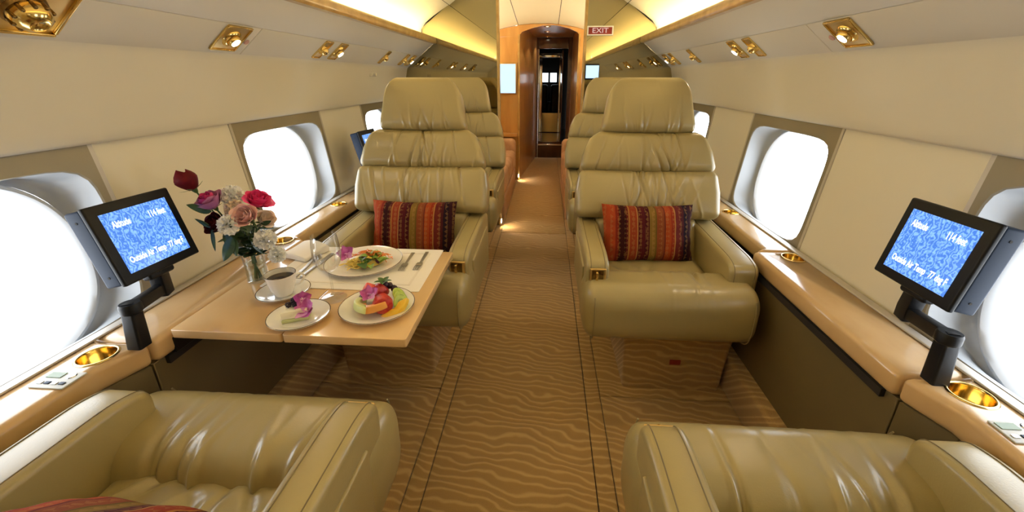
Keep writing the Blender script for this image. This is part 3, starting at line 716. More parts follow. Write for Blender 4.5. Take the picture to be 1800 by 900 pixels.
mL = monitor('black swivel monitor with a blue screen on the left ledge, beside the flowers', (-.900, .783, LZ), (-.895, .79, .733), (-.945, .925, .712), (-.929, .919, .873), (1.615, -.243, .035))
monitor('black swivel monitor with a blue screen on the right ledge', (.945, .784, LZ), (.943, .79, .737), (.972, .925, .716), (.956, .914, .883), (-1.653, -.198, -.038))
c = copy_tree(mL); c.location = (-.885, 2.19, LZ); c['label'] = 'black swivel monitor half hidden behind the left facing seat, by the far left window'

# ------------------------------------------------------------------ overhead lamps and air nozzles
def soffit_frame(s, y, t=.29):
    p = Vector((s * (C0[0] + (V0[0] - C0[0]) * t), y, C0[1] + (V0[1] - C0[1]) * t))
    e1 = Vector((0, 1, 0)); e2 = Vector((-.782 * s, 0, .622)); n = e1.cross(e2)
    if n.z > 0: e1 = -e1; n = e1.cross(e2)
    M = Matrix((( e1.x, e2.x, n.x, p.x), (e1.y, e2.y, n.y, p.y), (e1.z, e2.z, n.z, p.z), (0, 0, 0, 1)))
    return M
def plate_parts(root, a, b):
    obj('plate', box(-a, a, -b, b, -.002, .003, .001), gold_sat, root)
    fr = join(box(-a - .004, a + .004, b, b + .006, -.002, .007, .002), box(-a - .004, a + .004, -b - .006, -b, -.002, .007, .002), box(-a - .006, -a, -b, b, -.002, .007, .002), box(a, a + .006, -b, b, -.002, .007, .002))
    obj('plate_frame', fr, gold, root)
def where(s, y): return ('left' if s < 0 else 'right')
ORD = ['nearest', 'second nearest', 'third nearest']
def reading_lamp(s, y, w, order, button=True, t=.29):
    root = tag(empty('reading_lamp'), 'lit gold-framed reading lamp in the %s overhead panel, %s of that side' % (where(s, y), order), 'lamp', 'overhead reading lamps'); root.matrix_world = soffit_frame(s, y, t)
    plate_parts(root, w, .050)
    obj('socket', lathe([(.034, .003), (.031, .009), (.024, .012), (.021, .006)], 24), gold, root, 50)
    obj('eyeball', mv(lathe([(.021, .006), (.0225, .012), (.020, .020), (.0175, .023), (.015, .022)], 24), 0, 0, 0), gold, root, 60)
    obj('lens', disc(.0165, .0215, 20), lamp_e, root, None)
    if button: obj('call_button', mv(lathe([(0, .004), (.009, .004), (.011, .001)], 16), .0 + (w + .03) * (-1 if soffit_frame(s, y)[1][0] < 0 else 1), -.01, 0), mat('pink_button', (.55, .30, .25), .4) if 'pink_button' not in MAT else MAT['pink_button'], root)
    l = bpy.data.lights.new('reading_beam', 'SPOT'); l.energy = SPOT_POWER; l.color = (1, .80, .56); l.spot_size = R(105); l.spot_blend = .8; l.shadow_soft_size = .018
    lo = bpy.data.objects.new('reading_beam', l); COL.objects.link(lo); lo.parent = root; lo.location = (0, 0, .03); lo.rotation_euler = (PI, 0, 0)
    return root
def nozzle(s, y, w, order, t=.29):
    root = tag(empty('air_nozzle'), 'gold air nozzle in the %s overhead panel, %s' % (where(s, y), order), 'air nozzle', 'overhead air nozzles'); root.matrix_world = soffit_frame(s, y, t)
    plate_parts(root, w, .050)
    obj('socket', lathe([(.024, .003), (.022, .010), (.018, .010)], 20), gold, root, 50)
    obj('ball', lathe([(.019, .004), (.021, .012), (.017, .022), (.010, .027), (.009, .024), (.0, .022)], 20), gold, root, 60)
    obj('throat', mv(disc(.0085, .0245, 14), 0, 0, 0), dark_m, root)
    return root
reading_lamp(-1, 1.425, .052, 'nearest'); reading_lamp(-1, 2.165, .032, 'second nearest', False); reading_lamp(-1, 3.32, .030, 'farthest', False)
reading_lamp(1, 1.385, .052, 'nearest'); reading_lamp(1, 2.125, .032, 'second nearest', False); reading_lamp(1, 3.28, .030, 'farthest', False)
nozzle(-1, 2.015, .028, 'beside the second lamp'); nozzle(-1, 2.79, .016, 'between the two far lamps'); nozzle(-1, 3.17, .022, 'beside the farthest lamp')
nozzle(1, 1.965, .028, 'beside the second lamp'); nozzle(1, 2.73, .016, 'between the two far lamps'); nozzle(1, 3.13, .022, 'beside the farthest lamp')
# big near plate with a ball nozzle at the top left corner of the view
root = tag(empty('air_nozzle'), 'large gold ball nozzle on a gold-framed plate at the top left corner', 'air nozzle', 'overhead air nozzles'); root.matrix_world = soffit_frame(-1, .845, .325)
obj('plate', box(-.074, .074, -.058, .058, -.002, .003, .001), gold_sat, root)
obj('plate_frame', join(box(-.080, .080, .058, .066, -.002, .009, .003), box(-.080, .080, -.066, -.058, -.002, .009, .003), box(-.082, -.074, -.058, .058, -.002, .009, .003), box(.074, .082, -.058, .058, -.002, .009, .003)), gold, root)
obj('socket', lathe([(.040, .003), (.037, .011), (.031, .012)], 28), brass_dk, root, 50)
obj('ball', lathe([(.031, .004), (.034, .014), (.032, .026), (.026, .036), (.018, .041), (.016, .037), (0, .034)], 28), gold, root, 60)
for i in range(10):
    q = 2 * PI * i / 10; obj('grip_rib', mv(rbox(.007, .007, .018, .003, 1, 1, 1, 2), .033 * math.cos(q), .033 * math.sin(q), .020), brass_dk, root)
# small speaker grille in the left fascia
sg = thing('speaker_grille', 'small slotted grille in the left headliner above the far seats', 'grille', (-1.046, 2.78, 1.265))
for i in range(4): obj('slot', box(-.002, .004, -.055 + .028 * i, -.032 + .028 * i, -.010, .010, .001), soffit_m, sg)

# ------------------------------------------------------------------ table
TZ = .632
tb = thing('folding_table', 'pale polished veneer folding table laid for lunch, out from the left ledge', 'table', (-.57, 1.13, 0))
def tpart(n, g, m, par=tb, sm=35): return obj(n, mv(g, .57, -1.13, 0), m, par, sm)
tpart('table_leaf', prism(rpoly([(-.880, .846), (-.5785, .846), (-.5785, 1.398), (-.880, 1.398)], .008, 3), 'z', TZ - .024, TZ, .005, 3), maple_pale)
tpart('table_leaf', prism(rpoly([(-.5765, .846), (-.252, .846), (-.252, 1.398), (-.5765, 1.398)], .008, 3), 'z', TZ - .024, TZ, .005, 3), maple_pale)
tpart('hinge_strip', box(-.5784, -.5766, .86, 1.39, TZ - .02, TZ - .004), dark_m)
for y in (.93, 1.33): tpart('support_rail', box(-.90, -.40, y - .015, y + .015, TZ - .050, TZ - .025, .003), black_m)
tpart('slide_bracket', box(-.915, -.885, .85, 1.42, TZ - .075, TZ - .026, .004), black_m)

# ------------------------------------------------------------------ tableware
def gold_ring(r, z, par, t=.0012): obj('rim_band', lathe([(r - t, z), (r, z + t), (r + t, z), (r, z - t), (r - t, z)], 48), MAT.get('rim_gold') or mat('rim_gold', (.16, .10, .04), .25, .7), par, 60)
def plate(name, label, x, y, r, z=TZ, grp='white porcelain plates'):
    t = thing(name, label, 'plate', (x, y, z), 0, grp)
    obj('dish', lathe([(0, .001), (r * .55, .001), (r * .58, .0), (r * .62, .002), (r * .80, .0105), (r, .0150), (r, .0170), (r * .80, .0130), (r * .64, .0060), (r * .60, .0045), (0, .0045)], 56), porcelain, t, 60)
    gold_ring(r - .0006, .0165, t); return t
ZM = TZ + .0035
pm = thing('placemat', 'white linen placemat with a stitched border under the dinner plate', 'placemat', (-.545, 1.247, TZ + .0005))
obj('cloth', prism(rpoly([(-.255, -.162), (.255, -.162), (.255, .162), (-.255, .162)], .006, 3), 'z', 0, .0025, .001, 1), linen, pm)
hem = join(box(-.215, .215, -.125, -.118, .0026, .0034), box(-.215, .215, .118, .125, .0026, .0034), box(-.215, -.208, -.118, .118, .0026, .0034), box(.208, .215, -.118, .118, .0026, .0034))
obj('hem', hem, linen_b, pm)
plate('dinner_plate', 'large white dinner plate with salad on the placemat', -.536, 1.264, .130, ZM)
plate('fruit_plate', 'white plate of sliced fruit at the table corner nearest the aisle', -.378, .985, .103)
plate('dessert_plate', 'small white plate with a cake slice near the front table edge', -.570, .920, .079)
sau = plate('saucer', 'white saucer with a dark rim under the coffee cup', -.693, 1.047, .074, TZ, 'white porcelain plates')
cup = thing('coffee_cup', 'white porcelain cup of black coffee on its saucer', 'cup', (-.690, 1.042, TZ + .0065))
obj('bowl', lathe([(0, .002), (.022, .002), (.023, .0), (.025, .0), (.026, .004), (.034, .020), (.039, .045), (.0425, .066), (.0415, .0665), (.0375, .045), (.0325, .022), (.022, .007), (0, .006)], 40), porcelain, cup, 60)
gold_ring(.042, .0665, cup, .0009)
obj('coffee', disc(.0385, .052, 32), coffee, cup, None)
obj('handle', tube([(.036 + .0, 0, .052), (.052, 0, .056), (.061, 0, .046), (.058, 0, .032), (.046, 0, .022), (.033, 0, .020)], .0034, 8), porcelain, cup); 
cup.rotation_euler = (0, 0, R(35))
wg = thing('wine_glass', 'empty clear stemmed wine glass in the middle of the table', 'glass', (-.531, 1.034, TZ))
obj('foot', lathe([(0, .001), (.036, .0005), (.0365, .0015), (.02, .004), (.006, .008), (.0, .009)], 36), crystal, wg, 60)
obj('stem', lathe([(.006, .008), (.0038, .02), (.0034, .06), (.0045, .082), (.007, .090)], 16), crystal, wg, 60)
obj('bowl', lathe([(.0, .089), (.012, .091), (.026, .102), (.036, .122), (.0395, .145), (.038, .172), (.034, .203), (.0332, .203), (.0372, .172), (.0385, .145), (.035, .123), (.025, .104), (.0, .092)], 40), crystal, wg, 60)
# folded napkin, knife and spoon at the left of the placemat, two forks at the right
nk = obj('folded_napkin', dfm(rbox(.13, .115, .016, .006, 14, 12, 1, 2), lambda p: Vector((p.x * (1 - .25 * (p.y + .057)), p.y, p.z + (.012 * math.cos(p.x * 22) * (1 if p.z > 0 else 0)) + .006 * math.sin(p.y * 30 + p.x * 12) * (1 if p.z > 0 else 0)))), linen, None, 180)
nk.location = (-.792, 1.335, ZM + .0085); nk.rotation_euler = (0, 0, R(-18)); tag(nk, 'white folded linen napkin beside the vase at the back of the table', 'napkin')
def blade_geo():
    o = [(-.006, 0), (.006, 0), (.0075, .085), (.010, .10), (.010, .17), (.004, .198), (-.008, .195), (-.009, .10), (-.0065, .085)]
    return prism(o, 'z', .0, .0026, .0008, 1)
def cutlery(name, label, x, y, rz):
    t = thing(name, label, name.split('_')[-1], (x, y, ZM), rz, 'silver cutlery on the placemat'); return t
kn = cutlery('table_knife', 'silver knife left of the dinner plate', -.700, 1.150, R(-2)); obj('blade', blade_geo(), silver, kn); obj('handle', mv(rbox(.013, .085, .0042, .002, 1, 2, 1, 2), 0, .042, .0022), silver, kn)
sp = cutlery('table_spoon', 'silver spoon beside the knife, next to the cup', -.722, 1.150, R(3))
obj('handle', dfm(rbox(.012, .13, .003, .0012, 1, 6, 1, 2), lambda p: Vector((p.x * (1.0 - 3 * (p.y)), p.y + .065, p.z + .002 + .006 * max(0, p.y / .065) ** 2))), silver, sp)
obj('bowl', dfm(lathe([(.0165, .0045), (.0155, .005), (.010, .0022), (0, .001), (0, .0), (.010, .0008), (.0165, .0045)], 24), lambda p: Vector((p.x, p.y * 1.5 + .150, p.z + .004))), silver, sp, 60)
def fork(label, x, y, rz, L=.150):
    t = cutlery('table_fork', label, x, y, rz)
    obj('handle', dfm(rbox(.014, .095, .003, .0012, 1, 6, 1, 2), lambda p: Vector((p.x * (.7 + 4.5 * p.y), p.y + .100, p.z + .002))), silver, t)
    obj('neck', dfm(rbox(.022, .022, .0026, .001, 2, 2, 1, 2), lambda p: Vector((p.x * (1 - 18 * max(0, p.y)), p.y + .042, p.z + .003))), silver, t)
    for i in range(4): obj('tine', dfm(rbox(.0030, .036, .0022, .0009, 1, 4, 1, 2), lambda p, i=i: Vector((p.x - .0087 + .0058 * i, p.y + .014, p.z + .003 - .003 * (p.y / .018) ** 2 + .002))), silver, t)
    return t
fork('silver fork right of the dinner plate, the one nearer the plate', -.391, 1.222, R(2)); fork('silver fork right of the dinner plate, the one nearer the placemat edge', -.343, 1.232, R(1))

# ------------------------------------------------------------------ flowers in the vase
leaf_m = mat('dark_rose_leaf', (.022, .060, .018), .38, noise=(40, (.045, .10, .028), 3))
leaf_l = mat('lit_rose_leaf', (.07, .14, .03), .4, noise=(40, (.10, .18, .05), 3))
stem_m = mat('green_stem', (.05, .11, .03), .5)
p_red = mat('dark_red_petal', (.10, .002, .006), .6, spec=.2, noise=(30, (.14, .004, .009), 2))
p_wine = mat('wine_petal', (.06, .003, .009), .6, spec=.2)
p_mag = mat('magenta_petal', (.62, .035, .17), .45, noise=(25, (.50, .03, .20), 2))
p_lil = mat('lilac_petal', (.45, .16, .38), .45, noise=(25, (.55, .20, .36), 2))
p_pink = mat('pale_pink_petal', (.90, .52, .52), .45, noise=(25, (.93, .64, .62), 2))
p_hot = mat('hot_pink_petal', (.78, .05, .22), .45)
p_cream = mat('cream_petal', (.85, .70, .58), .5)
p_white = mat('white_petal', (.97, .965, .94), .5)
p_orch = mat('orchid_petal', (.42, .05, .30), .45, noise=(60, (.60, .16, .48), 2))
p_orchl = mat('orchid_pale_petal', (.72, .36, .66), .45)
def frame(axis):
    z = Vector(axis).normalized(); x = (Vector((0, 0, 1)) if abs(z.z) < .9 else Vector((1, 0, 0))).cross(z).normalized(); y = z.cross(x)
    return Matrix(((x.x, y.x, z.x, 0), (x.y, y.y, z.y, 0), (x.z, y.z, z.z, 0), (0, 0, 0, 1)))
def rose_petal(rb, h, wid, curl, ang, lift):
    def f(u, v):
        q = (u * 2 - 1); w = wid * (math.sin(PI * min(1, .18 + .62 * v)) ** .7) * (1 if v < .8 else math.sqrt(max(0.05, 1 - ((v - .8) / .21) ** 2)))
        r_ = rb * (.25 + .95 * math.sin(PI * (.08 + .52 * v)) ) + curl * max(0, v - .55) ** 1.6 * 2.2
        a = ang + q * w
        return (r_ * math.cos(a), r_ * math.sin(a), lift + h * v - curl * .9 * max(0, v - .75) - .05 * h * q * q * v)
    return grid(6, 7, f)
def rose_bloom(size, n_in, n_out, open_):
    inn, out = [], []
    for i in range(n_in):
        t = i / max(1, n_in - 1); inn.append(rose_petal(size * (.18 + .36 * t), size * (1.28 - .06 * t), 1.35 - .3 * t, size * .10 * t * open_, i * 2.4, size * .02))
    for i in range(n_out):
        t = i / max(1, n_out - 1); out.append(rose_petal(size * (.58 + .16 * t), size * (1.20 - .30 * t * open_), .95, size * (.22 + .5 * t) * open_, 1 + i * 2.4, 0))
    return join(*inn), join(*out)
def carnation_bloom(size, seed):
    rnd = random.Random(seed); G = []
    for k_ in range(34):
        t = (k_ + .5) / 34; ph = k_ * 2.4; th = math.acos(1 - 1.15 * t)
        d = Vector((math.sin(th) * math.cos(ph), math.sin(th) * math.sin(ph), math.cos(th))); M = Matrix.Translation((0, 0, size * .35)) @ frame(d) @ rotm(0, 0, rnd.uniform(0, 6)); f1, f2 = rnd.uniform(0, 6), rnd.uniform(0, 6)
        def f(u, v, f1=f1, f2=f2):
            a = (u - .5) * 2.6; r_ = size * .42 * v * (1 + .10 * math.sin(a * 11 + f1)); 
            return (r_ * math.sin(a), r_ * (math.cos(a)) * .35 + size * .10 * v * math.sin(a * 5 + f2), size * (.30 + .36 * v * math.cos(a) + .07 * v * math.sin(a * 9 + f1)))
        G.append(xf(grid(10, 3, f), M))
    return join(*G)
def leaf_geo(base, tip, wid, side=None, fold=.25, droop=.0):
    b, t = Vector(base), Vector(tip); ax = t - b; L_ = ax.length; ax.normalize()
    s_ = Vector(side) if side else ax.cross(Vector((0, 0, 1))); s_ = (s_ - ax * s_.dot(ax)).normalized(); n = s_.cross(ax)
    def f(u, v):
        q = u * 2 - 1; w = wid * math.sin(PI * v ** .8) ** .8 * (1 + .05 * math.sin(v * 60))
        return b + ax * (L_ * v) + s_ * (q * w) + n * (abs(q) * w * fold + droop * L_ * (v * v - v) + .0)
    return grid(6, 10, f)
VB = Vector((-.834, 1.133, TZ)); MOUTH = VB + Vector((0, 0, .105))
def bez(p0, p1, p2, n=10): return [Vector(p0) * (1 - t) ** 2 + Vector(p1) * 2 * t * (1 - t) + Vector(p2) * t * t for t in [i / n for i in range(n + 1)]]
def stem_path(head, ax, foot):
    h = Vector(head); return [VB + Vector(foot)] + bez(MOUTH + Vector(foot) * -.8, h - Vector(ax).normalized() * (h - MOUTH).length * .55, h, 9)
def flower(name, label, head, ax, foot):
    return thing(name, label, 'flower', VB + Vector(foot), 0, 'roses in the vase' if name == 'rose' else 'carnations in the vase'), Matrix.Translation(-(VB + Vector(foot))), Vector(head)
def rose(label, head, ax, size, foot, m_in, m_out, n_in=9, n_out=7, open_=1.0, leaves=()):
    t, Mi, h = flower('rose', label, head, ax, foot); size *= 1.18; M = Mi @ Matrix.Translation(h) @ frame(ax); a, b = rose_bloom(size, n_in, n_out, open_)
    obj('inner_petals', xf(a, M), m_in, t, 180); obj('outer_petals', xf(b, M), m_out, t, 180)
    obj('hip', xf(lathe([(0, -.012), (.004, -.012), (.0075, -.004), (.009, .002), (.006, .006), (0, .006)], 10), M), stem_m, t)
    for i in range(5):
        q = 2 * PI * i / 5 + .4; obj('sepal', xf(leaf_geo((.006 * math.cos(q), .006 * math.sin(q), 0), (size * .95 * math.cos(q), size * .95 * math.sin(q), size * .25), .0035, None, .2, .25), M), leaf_l, t, 180)
    obj('stem', xf(tube(stem_path(head, ax, foot), .0024, 6), Mi), stem_m, t, 180)
    for (b_, t_, w, sd, mm) in leaves: obj('leaf', xf(leaf_geo(b_, t_, w, sd, .2, .15), Mi), mm, t, 180)
def carnation(label, head, ax, size, foot, m, seed, leaves=()):
    t, Mi, h = flower('carnation', label, head, ax, foot); M = Mi @ Matrix.Translation(h) @ frame(ax)
    size *= 1.15; obj('petals', xf(carnation_bloom(size, seed), M), m, t, 180)
    obj('calyx', xf(lathe([(0, -.016), (.004, -.016), (.006, -.004), (.008, .008), (0, .010)], 10), M), stem_m, t)
    obj('stem', xf(tube(stem_path(head, ax, foot), .0018, 6), Mi), stem_m, t, 180)
    for (b_, t_, w, sd, mm) in leaves: obj('leaf', xf(leaf_geo(b_, t_, w, sd, .2, .15), Mi), mm, t, 180)
X = (1, 0, 0)
rose('dark red rosebud at the top left of the bouquet, leaning out over the monitor', (-.925, 1.085, .947), (-.35, -.15, .9), .032, (.008, -.004, .008), p_red, p_red, 9, 6, -1.1,
     [((-.880, 1.075, .882), (-.935, 1.055, .908), .017, (.2, -.3, 1), leaf_l), ((-.872, 1.05, .842), (-.912, 1.045, .870), .009, (0, -.2, 1), leaf_m)])
rose('magenta rose with lilac outer petals, second from the top left of the bouquet', (-.868, 1.075, .897), (-.2, -.35, .9), .031, (.004, .006, .008), p_mag, p_lil, 9, 7, .7)
rose('pale pink rose at the right of the bouquet', (-.772, 1.075, .865), (.15, -.75, .55), .029, (-.006, .004, .008), p_pink, p_pink, 9, 7, .8)
rose('hot pink rose behind the pale pink rose', (-.785, 1.135, .885), (.45, -.1, .8), .030, (-.008, -.004, .008), p_hot, p_hot, 8, 8, 1.1)
rose('wine red rose low in the middle of the bouquet', (-.868, 1.085, .835), (-.2, -.7, .5), .029, (.002, -.008, .008), p_wine, p_wine, 8, 7, .7,
     [((-.812, 1.045, .815), (-.838, 1.022, .748), .019, X, leaf_m), ((-.820, 1.05, .815), (-.800, 1.03, .762), .015, X, leaf_m), ((-.872, 1.05, .838), (-.862, 1.03, .775), .007, X, leaf_m), ((-.850, 1.06, .82), (-.815, 1.05, .765), .016, X, leaf_m)])
rose('cream rose at the right edge of the bouquet, turned to the window', (-.800, 1.165, .820), (.7, -.2, .55), .026, (-.010, .006, .008), p_cream, p_cream, 8, 6, .8)
carnation('white carnation at the very top of the bouquet', (-.852, 1.135, .898), (0, -.2, 1), .042, (.0, .010, .008), p_white, 1)
carnation('blush white carnation between the magenta and pale pink roses', (-.825, 1.105, .870), (-.1, -.5, .8), .036, (.006, .010, .008), p_cream, 5)
carnation('white carnation below the pale pink rose, in front of the wine red rose', (-.805, 1.052, .850), (-.1, -.9, .4), .038, (.0, -.010, .008), p_white, 2)
carnation('white carnation hanging at the right of the bouquet', (-.765, 1.115, .782), (.45, -.75, .3), .042, (-.012, 0, .008), p_white, 3, [((-.80, 1.10, .79), (-.765, 1.09, .745), .012, X, leaf_m), ((-.79, 1.14, .82), (-.745, 1.13, .838), .008, (0, -.2, 1), leaf_m)])
carnation('white carnation lowest on the right, near the vase rim', (-.748, 1.120, .730), (.7, -.5, .2), .034, (-.012, .006, .008), p_white, 4)
# greenery bunch inside and above the vase
for i, (a0, rr, hh_) in enumerate(((0.3, .03, .07), (1.4, .035, .05), (2.5, .03, .075), (3.6, .034, .055), (4.7, .03, .07), (5.6, .036, .05), (.9, .02, .11), (3.0, .026, .12), (4.2, .022, .10), (5.2, .024, .09))):
    b_ = VB + Vector((.006 * math.cos(a0), .006 * math.sin(a0), .06)); t_ = MOUTH + Vector((rr * math.cos(a0), rr * math.sin(a0), hh_))
    g = thing('foliage_sprig', 'dark green leafy sprig in the vase mouth, leaning %s' % ['right towards the wine glass', 'to the back right', 'left towards the wall', 'left towards the monitor', 'forward towards the cup', 'to the front right', 'up behind the hanging carnation', 'up under the magenta rose', 'up under the wine red rose', 'up under the pale pink rose'][i], 'foliage', b_, 0, 'leafy sprigs in the vase')
    Mi = Matrix.Translation(-b_); obj('stem', xf(tube(bez(b_, MOUTH, t_, 6), .0015, 5), Mi), stem_m, g)
    for k_ in range(6):
        q = b_.lerp(t_, .30 + .14 * k_); an = a0 + (-1) ** k_ * 1.1 + k_ * .3
        obj('leaf', xf(leaf_geo(q, q + Vector((.048 * math.cos(an), .048 * math.sin(an), .018 - .014 * (k_ % 3))), .017, None, .2, .2), Mi), leaf_m, g, 180)
vs = thing('glass_vase', 'small clear glass vase holding the bouquet at the back left of the table', 'vase', VB)
obj('body', lathe([(0, .001), (.030, .0), (.032, .003), (.0305, .05), (.033, .100), (.036, .112), (.0345, .112), (.0315, .100), (.0288, .05), (.030, .008), (0, .007)], 32), crystal, vs, 60)
obj('water', lathe([(0, .0085), (.0290, .0085), (.0280, .05), (.0285, .062), (0, .062)], 24), glass_mat('vase_water', (.86, .92, .90), .2), vs, 60)

# ------------------------------------------------------------------ food
def petal_flat(L_, w, cup, ang, tilt):
    def f(u, v):
        q = u * 2 - 1; ww = w * math.sin(PI * min(1, v ** .7)) ** .8 + .0004
        return (L_ * v, q * ww, cup * L_ * v * v + .3 * q * q * ww)
    return xf(grid(5, 6, f), rotm(0, 0, ang) @ rotm(0, -tilt, 0))
def orchid(label, loc, size, rot):
    t = thing('orchid_flower', label, 'flower', loc, 0, 'orchid garnishes'); t.rotation_euler = rot
    for i, (w, tl) in enumerate(((.34, .5), (.5, .3), (.34, .35), (.34, .35), (.5, .3))):
        obj('petal', petal_flat(size, size * w, .15, PI / 2 + i * 2 * PI / 5, tl), p_orch if i % 2 == 0 else p_orchl if i == 3 else p_orch, t, 180)
    obj('lip', xf(petal_flat(size * .55, size * .22, .5, -PI / 2, .9), Matrix.Translation((0, 0, .002))), p_orchl, t, 180)
    obj('column', lathe([(0, size * .25), (size * .06, size * .2), (size * .08, 0), (0, -.001)], 8), p_white, t)
    return t
salad_y = mat('yellow_shreds', (.72, .55, .12), .4); carrot = mat('orange_shreds', (.78, .26, .05), .4); lett = mat('lettuce_green', (.16, .30, .03), .45, noise=(60, (.30, .42, .06), 3)); spin = mat('spinach_green', (.045, .12, .015), .4); purple = mat('purple_leaf', (.10, .02, .06), .45)
D = Vector((-.536, 1.264, ZM + .0055))
sal = thing('salad', 'mixed salad of yellow and orange shreds and green leaves on the dinner plate', 'salad', D)
rnd = random.Random(4)
def shreds(n, cx, cy, sx, sy, h0, h1, r_, ln):
    G = []
    for _ in range(n):
        x, y = cx + rnd.gauss(0, sx), cy + rnd.gauss(0, sy); e = math.exp(-((x - cx) / sx) ** 2 * .35 - ((y - cy) / sy) ** 2 * .35); z = h0 + (h1 - h0) * e * rnd.uniform(.5, 1)
        a = rnd.uniform(0, PI); k1 = rnd.uniform(-.006, .006)
        d = Vector((math.cos(a), math.sin(a), 0)) * ln * rnd.uniform(.6, 1.2); o_ = Vector((-d.y, d.x, 0)).normalized() * k1
        G.append(tube([Vector((x, y, z)) - d / 2, Vector((x, y, z + .002)) + o_, Vector((x, y, z)) + d / 2 + Vector((0, 0, -.003))], r_, 5))
    return join(*G)
o = obj('noodle_shreds', shreds(130, -.012, -.022, .020, .016, .006, .026, .0016, .030), salad_y, sal, 60); o['kind'] = 'stuff'
o = obj('carrot_shreds', shreds(120, .012, .030, .030, .014, .008, .038, .0014, .030), carrot, sal, 60); o['kind'] = 'stuff'
obj('shred_mound', dfm(lathe([(.0, .026), (.025, .022), (.045, .012), (.055, .002), (.0, .001)], 24), lambda p: Vector((p.x * 1.15, p.y * .9 + .005, p.z))), salad_y, sal, 60)
for i in range(22):
    x, y = rnd.uniform(.000, .070), rnd.uniform(-.045, .030); a = rnd.uniform(0, 6.28); z = rnd.uniform(.010, .030) * (1 - abs(x - .02) / .09)
    L_ = rnd.uniform(.028, .044); obj('salad_leaf', leaf_geo((x, y, z), (x + L_ * math.cos(a), y + L_ * math.sin(a), z + rnd.uniform(-.004, .014)), rnd.uniform(.008, .014), None, .4, -.5), [lett, lett, spin, lett, purple][i % 5], sal, 180)
obj('spinach_leaf', leaf_geo((.000, -.030, .014), (.034, -.070, .010), .017, None, .15, -.4), spin, sal, 180)
orchid('lilac orchid bloom on the left of the salad', D + Vector((-.062, .004, .030)), .034, (R(50), R(-15), R(20)))
# fruit plate
FP = Vector((-.378, .985, TZ + .0052))
kiwi = mat('kiwi_flesh', (.33, .45, .05), .35, noise=(90, (.45, .55, .10), 3)); melon = mat('honeydew_flesh', (.68, .74, .30), .4); cant = mat('cantaloupe_flesh', (.85, .38, .08), .4); pine = mat('yellow_fruit', (.90, .62, .06), .38, noise=(70, (.85, .52, .04), 3)); straw = mat('strawberry', (.42, .015, .02), .3, noise=(160, (.55, .05, .03), 2), bump=(220, .5, .002)); melon_r = mat('watermelon', (.72, .10, .08), .35); grape = mat('black_grape', (.030, .010, .028), .22); berry = mat('blackberry', (.018, .008, .022), .3)
def fruit(name, label, cat, geo, m, loc, rot, group='pieces of fruit on the plate'):
    o = obj(name, geo, m, None, 50); o.location = FP + Vector(loc) * 1.15; o.scale = (1.16, 1.16, 1.16); o.rotation_euler = rot; return tag(o, label, cat, group)
def crescent(r0, r1, h, a):
    pts = [(r1 * math.cos(t), r1 * math.sin(t)) for t in [-a + 2 * a * i / 14 for i in range(15)]] + [(r0 * math.cos(t) + (r1 - r0) * .35, r0 * math.sin(t)) for t in [a * .9 - 1.8 * a * i / 12 for i in range(13)]]
    return prism(pts, 'z', -h / 2, h / 2, .003, 2)
fruit('melon_slice', 'pale green honeydew slice at the left of the fruit', 'fruit', crescent(.026, .050, .018, 1.15), melon, (.000, -.010, .012), (R(10), R(-12), R(200)))
fruit('melon_slice', 'orange cantaloupe slice at the front of the fruit', 'fruit', crescent(.024, .050, .018, 1.15), cant, (.010, -.005, .020), (R(18), R(0), R(248)))
for i, (x, y, z, a) in enumerate(((.052, .018, .026, 30), (.060, .006, .022, 20), (.064, -.008, .018, 10))):
    t = thing('kiwi_slice', 'green kiwi slice leaning at the right of the fruit, %s' % ['innermost', 'middle', 'outermost'][i], 'fruit', FP + Vector((x, y, z)) * 1.12, 0, 'kiwi slices'); t.scale = (1.1, 1.1, 1.1); t.rotation_euler = (R(25), R(48 + 4 * i), R(a))
    obj('flesh', lathe([(0, -.003), (.021, -.003), (.0225, 0), (.021, .003), (0, .003)], 28), kiwi, t, 50); obj('core', disc(.007, .0034, 18), melon, t)
    o = obj('seed_ring', join(*[mv(rbox(.0014, .003, .0008, .0003, 1, 1, 1, 1), 0, 0, 0) and xf(rbox(.003, .0013, .0008, .0003, 1, 1, 1, 1), rotm(0, 0, q * PI / 8) @ Matrix.Translation((.0105, 0, .0036))) for q in range(16)]), grape, t); o['kind'] = 'stuff'
fruit('pineapple_slice', 'bright yellow fruit wedge between the strawberry and the kiwi', 'fruit', crescent(.018, .045, .016, 1.0), pine, (.038, -.004, .024), (R(35), R(25), R(310)))
def strawberry(): return lathe([(0, -.020), (.006, -.018), (.013, -.008), (.0175, .006), (.016, .015), (.009, .019), (0, .019)], 20)
fruit('strawberry', 'large dark red strawberry in the middle of the fruit', 'fruit', xf(strawberry(), Matrix.Scale(1.35, 4)), straw, (.022, -.020, .028), (R(95), R(20), R(30)), 'strawberries on the fruit plate')
fruit('strawberry', 'red strawberry at the back of the fruit', 'fruit', strawberry(), straw, (.005, .022, .034), (R(60), R(-20), R(-40)), 'strawberries on the fruit plate')
fruit('watermelon_piece', 'light red watermelon piece on top of the fruit', 'fruit', rbox(.030, .026, .026, .005, 1, 1, 1, 2), melon_r, (-.020, .012, .040), (R(20), R(30), R(25)))
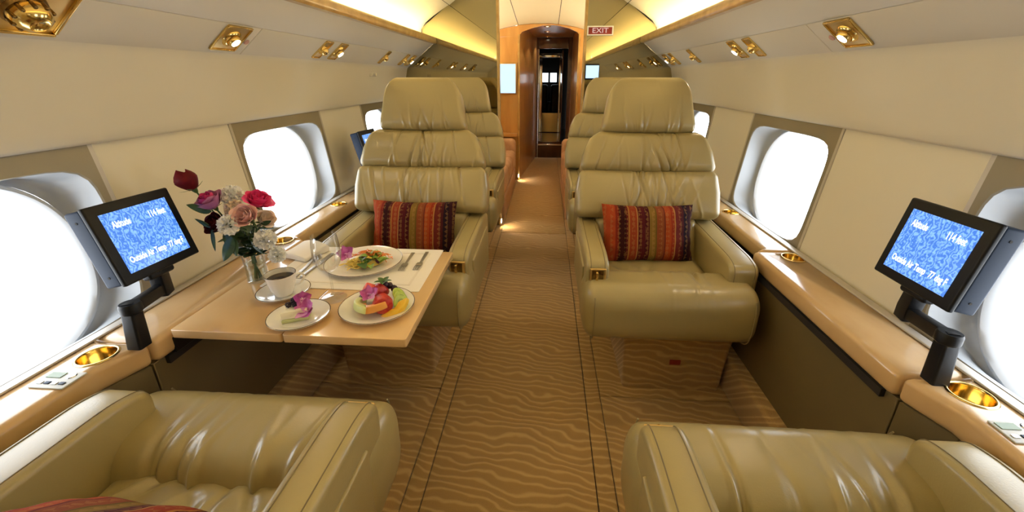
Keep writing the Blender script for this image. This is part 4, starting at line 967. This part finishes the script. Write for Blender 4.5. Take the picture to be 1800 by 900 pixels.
for i, (x, y, z) in enumerate(((-.040, .010, .016), (-.046, .024, .014), (-.036, .034, .020), (-.024, .040, .026), (-.030, .022, .034), (-.014, .044, .032), (.002, .046, .038), (.018, .042, .038), (.032, .036, .034), (.010, .034, .046), (-.048, -.002, .012))):
    fruit('grape', 'small black grape on the fruit plate, %s' % ['on the left below the watermelon piece', 'second from the left rim', 'behind the leftmost grapes', 'behind the watermelon piece', 'propped against the watermelon piece', 'left of the mint at the back', 'just behind the mint', 'right of the mint at the back', 'rightmost of the heap', 'highest, under the mint', 'nearest the honeydew slice'][i], 'fruit', lathe([(0, -.0095), (.006, -.0075), (.0095, 0), (.006, .0075), (0, .0095)], 14), grape, (x, y, z), (i, i * 2, 0), 'black grapes')
o = thing('mint_sprig', 'dark green mint sprig on top of the fruit', 'herb', FP + Vector((.010, .034, .060)))
for i in range(5): obj('leaf', leaf_geo((0, 0, 0), (.026 * math.cos(i * 1.25), .026 * math.sin(i * 1.25), .008), .008, None, .3, -.3), spin, o, 180)
orchid('magenta orchid bloom on the fruit plate', FP + Vector((-.006, -.022, .052)), .029, (R(35), R(-10), R(10)))
# dessert
DP = Vector((-.570, .920, TZ + .0052)); cake_m = mat('white_cream_cake', (.84, .79, .60), .5); crust = mat('cake_crumb', (.55, .60, .30), .7)
ck = thing('cake_slice', 'pale cream cake slice on the small dessert plate', 'cake', DP + Vector((-.004, -.006, 0)), R(12))
tri = [(-.030, -.024), (.034, -.010), (.030, .026), (-.020, .020)]
obj('sponge', prism(tri, 'z', .0, .010, .001, 1), crust, ck); obj('cream', prism([(x * .99, y * .99) for x, y in tri], 'z', .0102, .032, .003, 2), cake_m, ck)
for i, (x, y, z) in enumerate(((-.022, -.004, .040), (-.006, .000, .040), (-.016, .010, .040), (.002, .014, .040), (-.010, .004, .050))):
    c_ = DP + Vector((x, y, z)); G = []
    for k_ in range(26):
        t_ = math.acos(1 - 2 * (k_ + .5) / 26); ph = k_ * 2.4; G.append(mv(lathe([(0, -.0024), (.0017, -.0017), (.0024, 0), (.0017, .0017), (0, .0024)], 6), .0062 * math.sin(t_) * math.cos(ph), .0062 * math.sin(t_) * math.sin(ph), .0064 * math.cos(t_)))
    o = obj('blackberry', join(*G), berry, None, 60); o.location = c_; tag(o, 'dark blackberry on the cake slice, %s' % ['nearest the tip on the left', 'in the middle of the front', 'at the back left', 'nearest the orchid on the right', 'heaped on top of the others'][i], 'berry', 'blackberries on the cake')
orchid('purple orchid bloom lying beside the cake slice', DP + Vector((.030, -.006, .024)), .036, (R(25), R(25), R(-60)))
orchid('dark purple orchid bloom standing behind the berries', DP + Vector((.006, .016, .050)), .026, (R(70), R(10), R(40)))
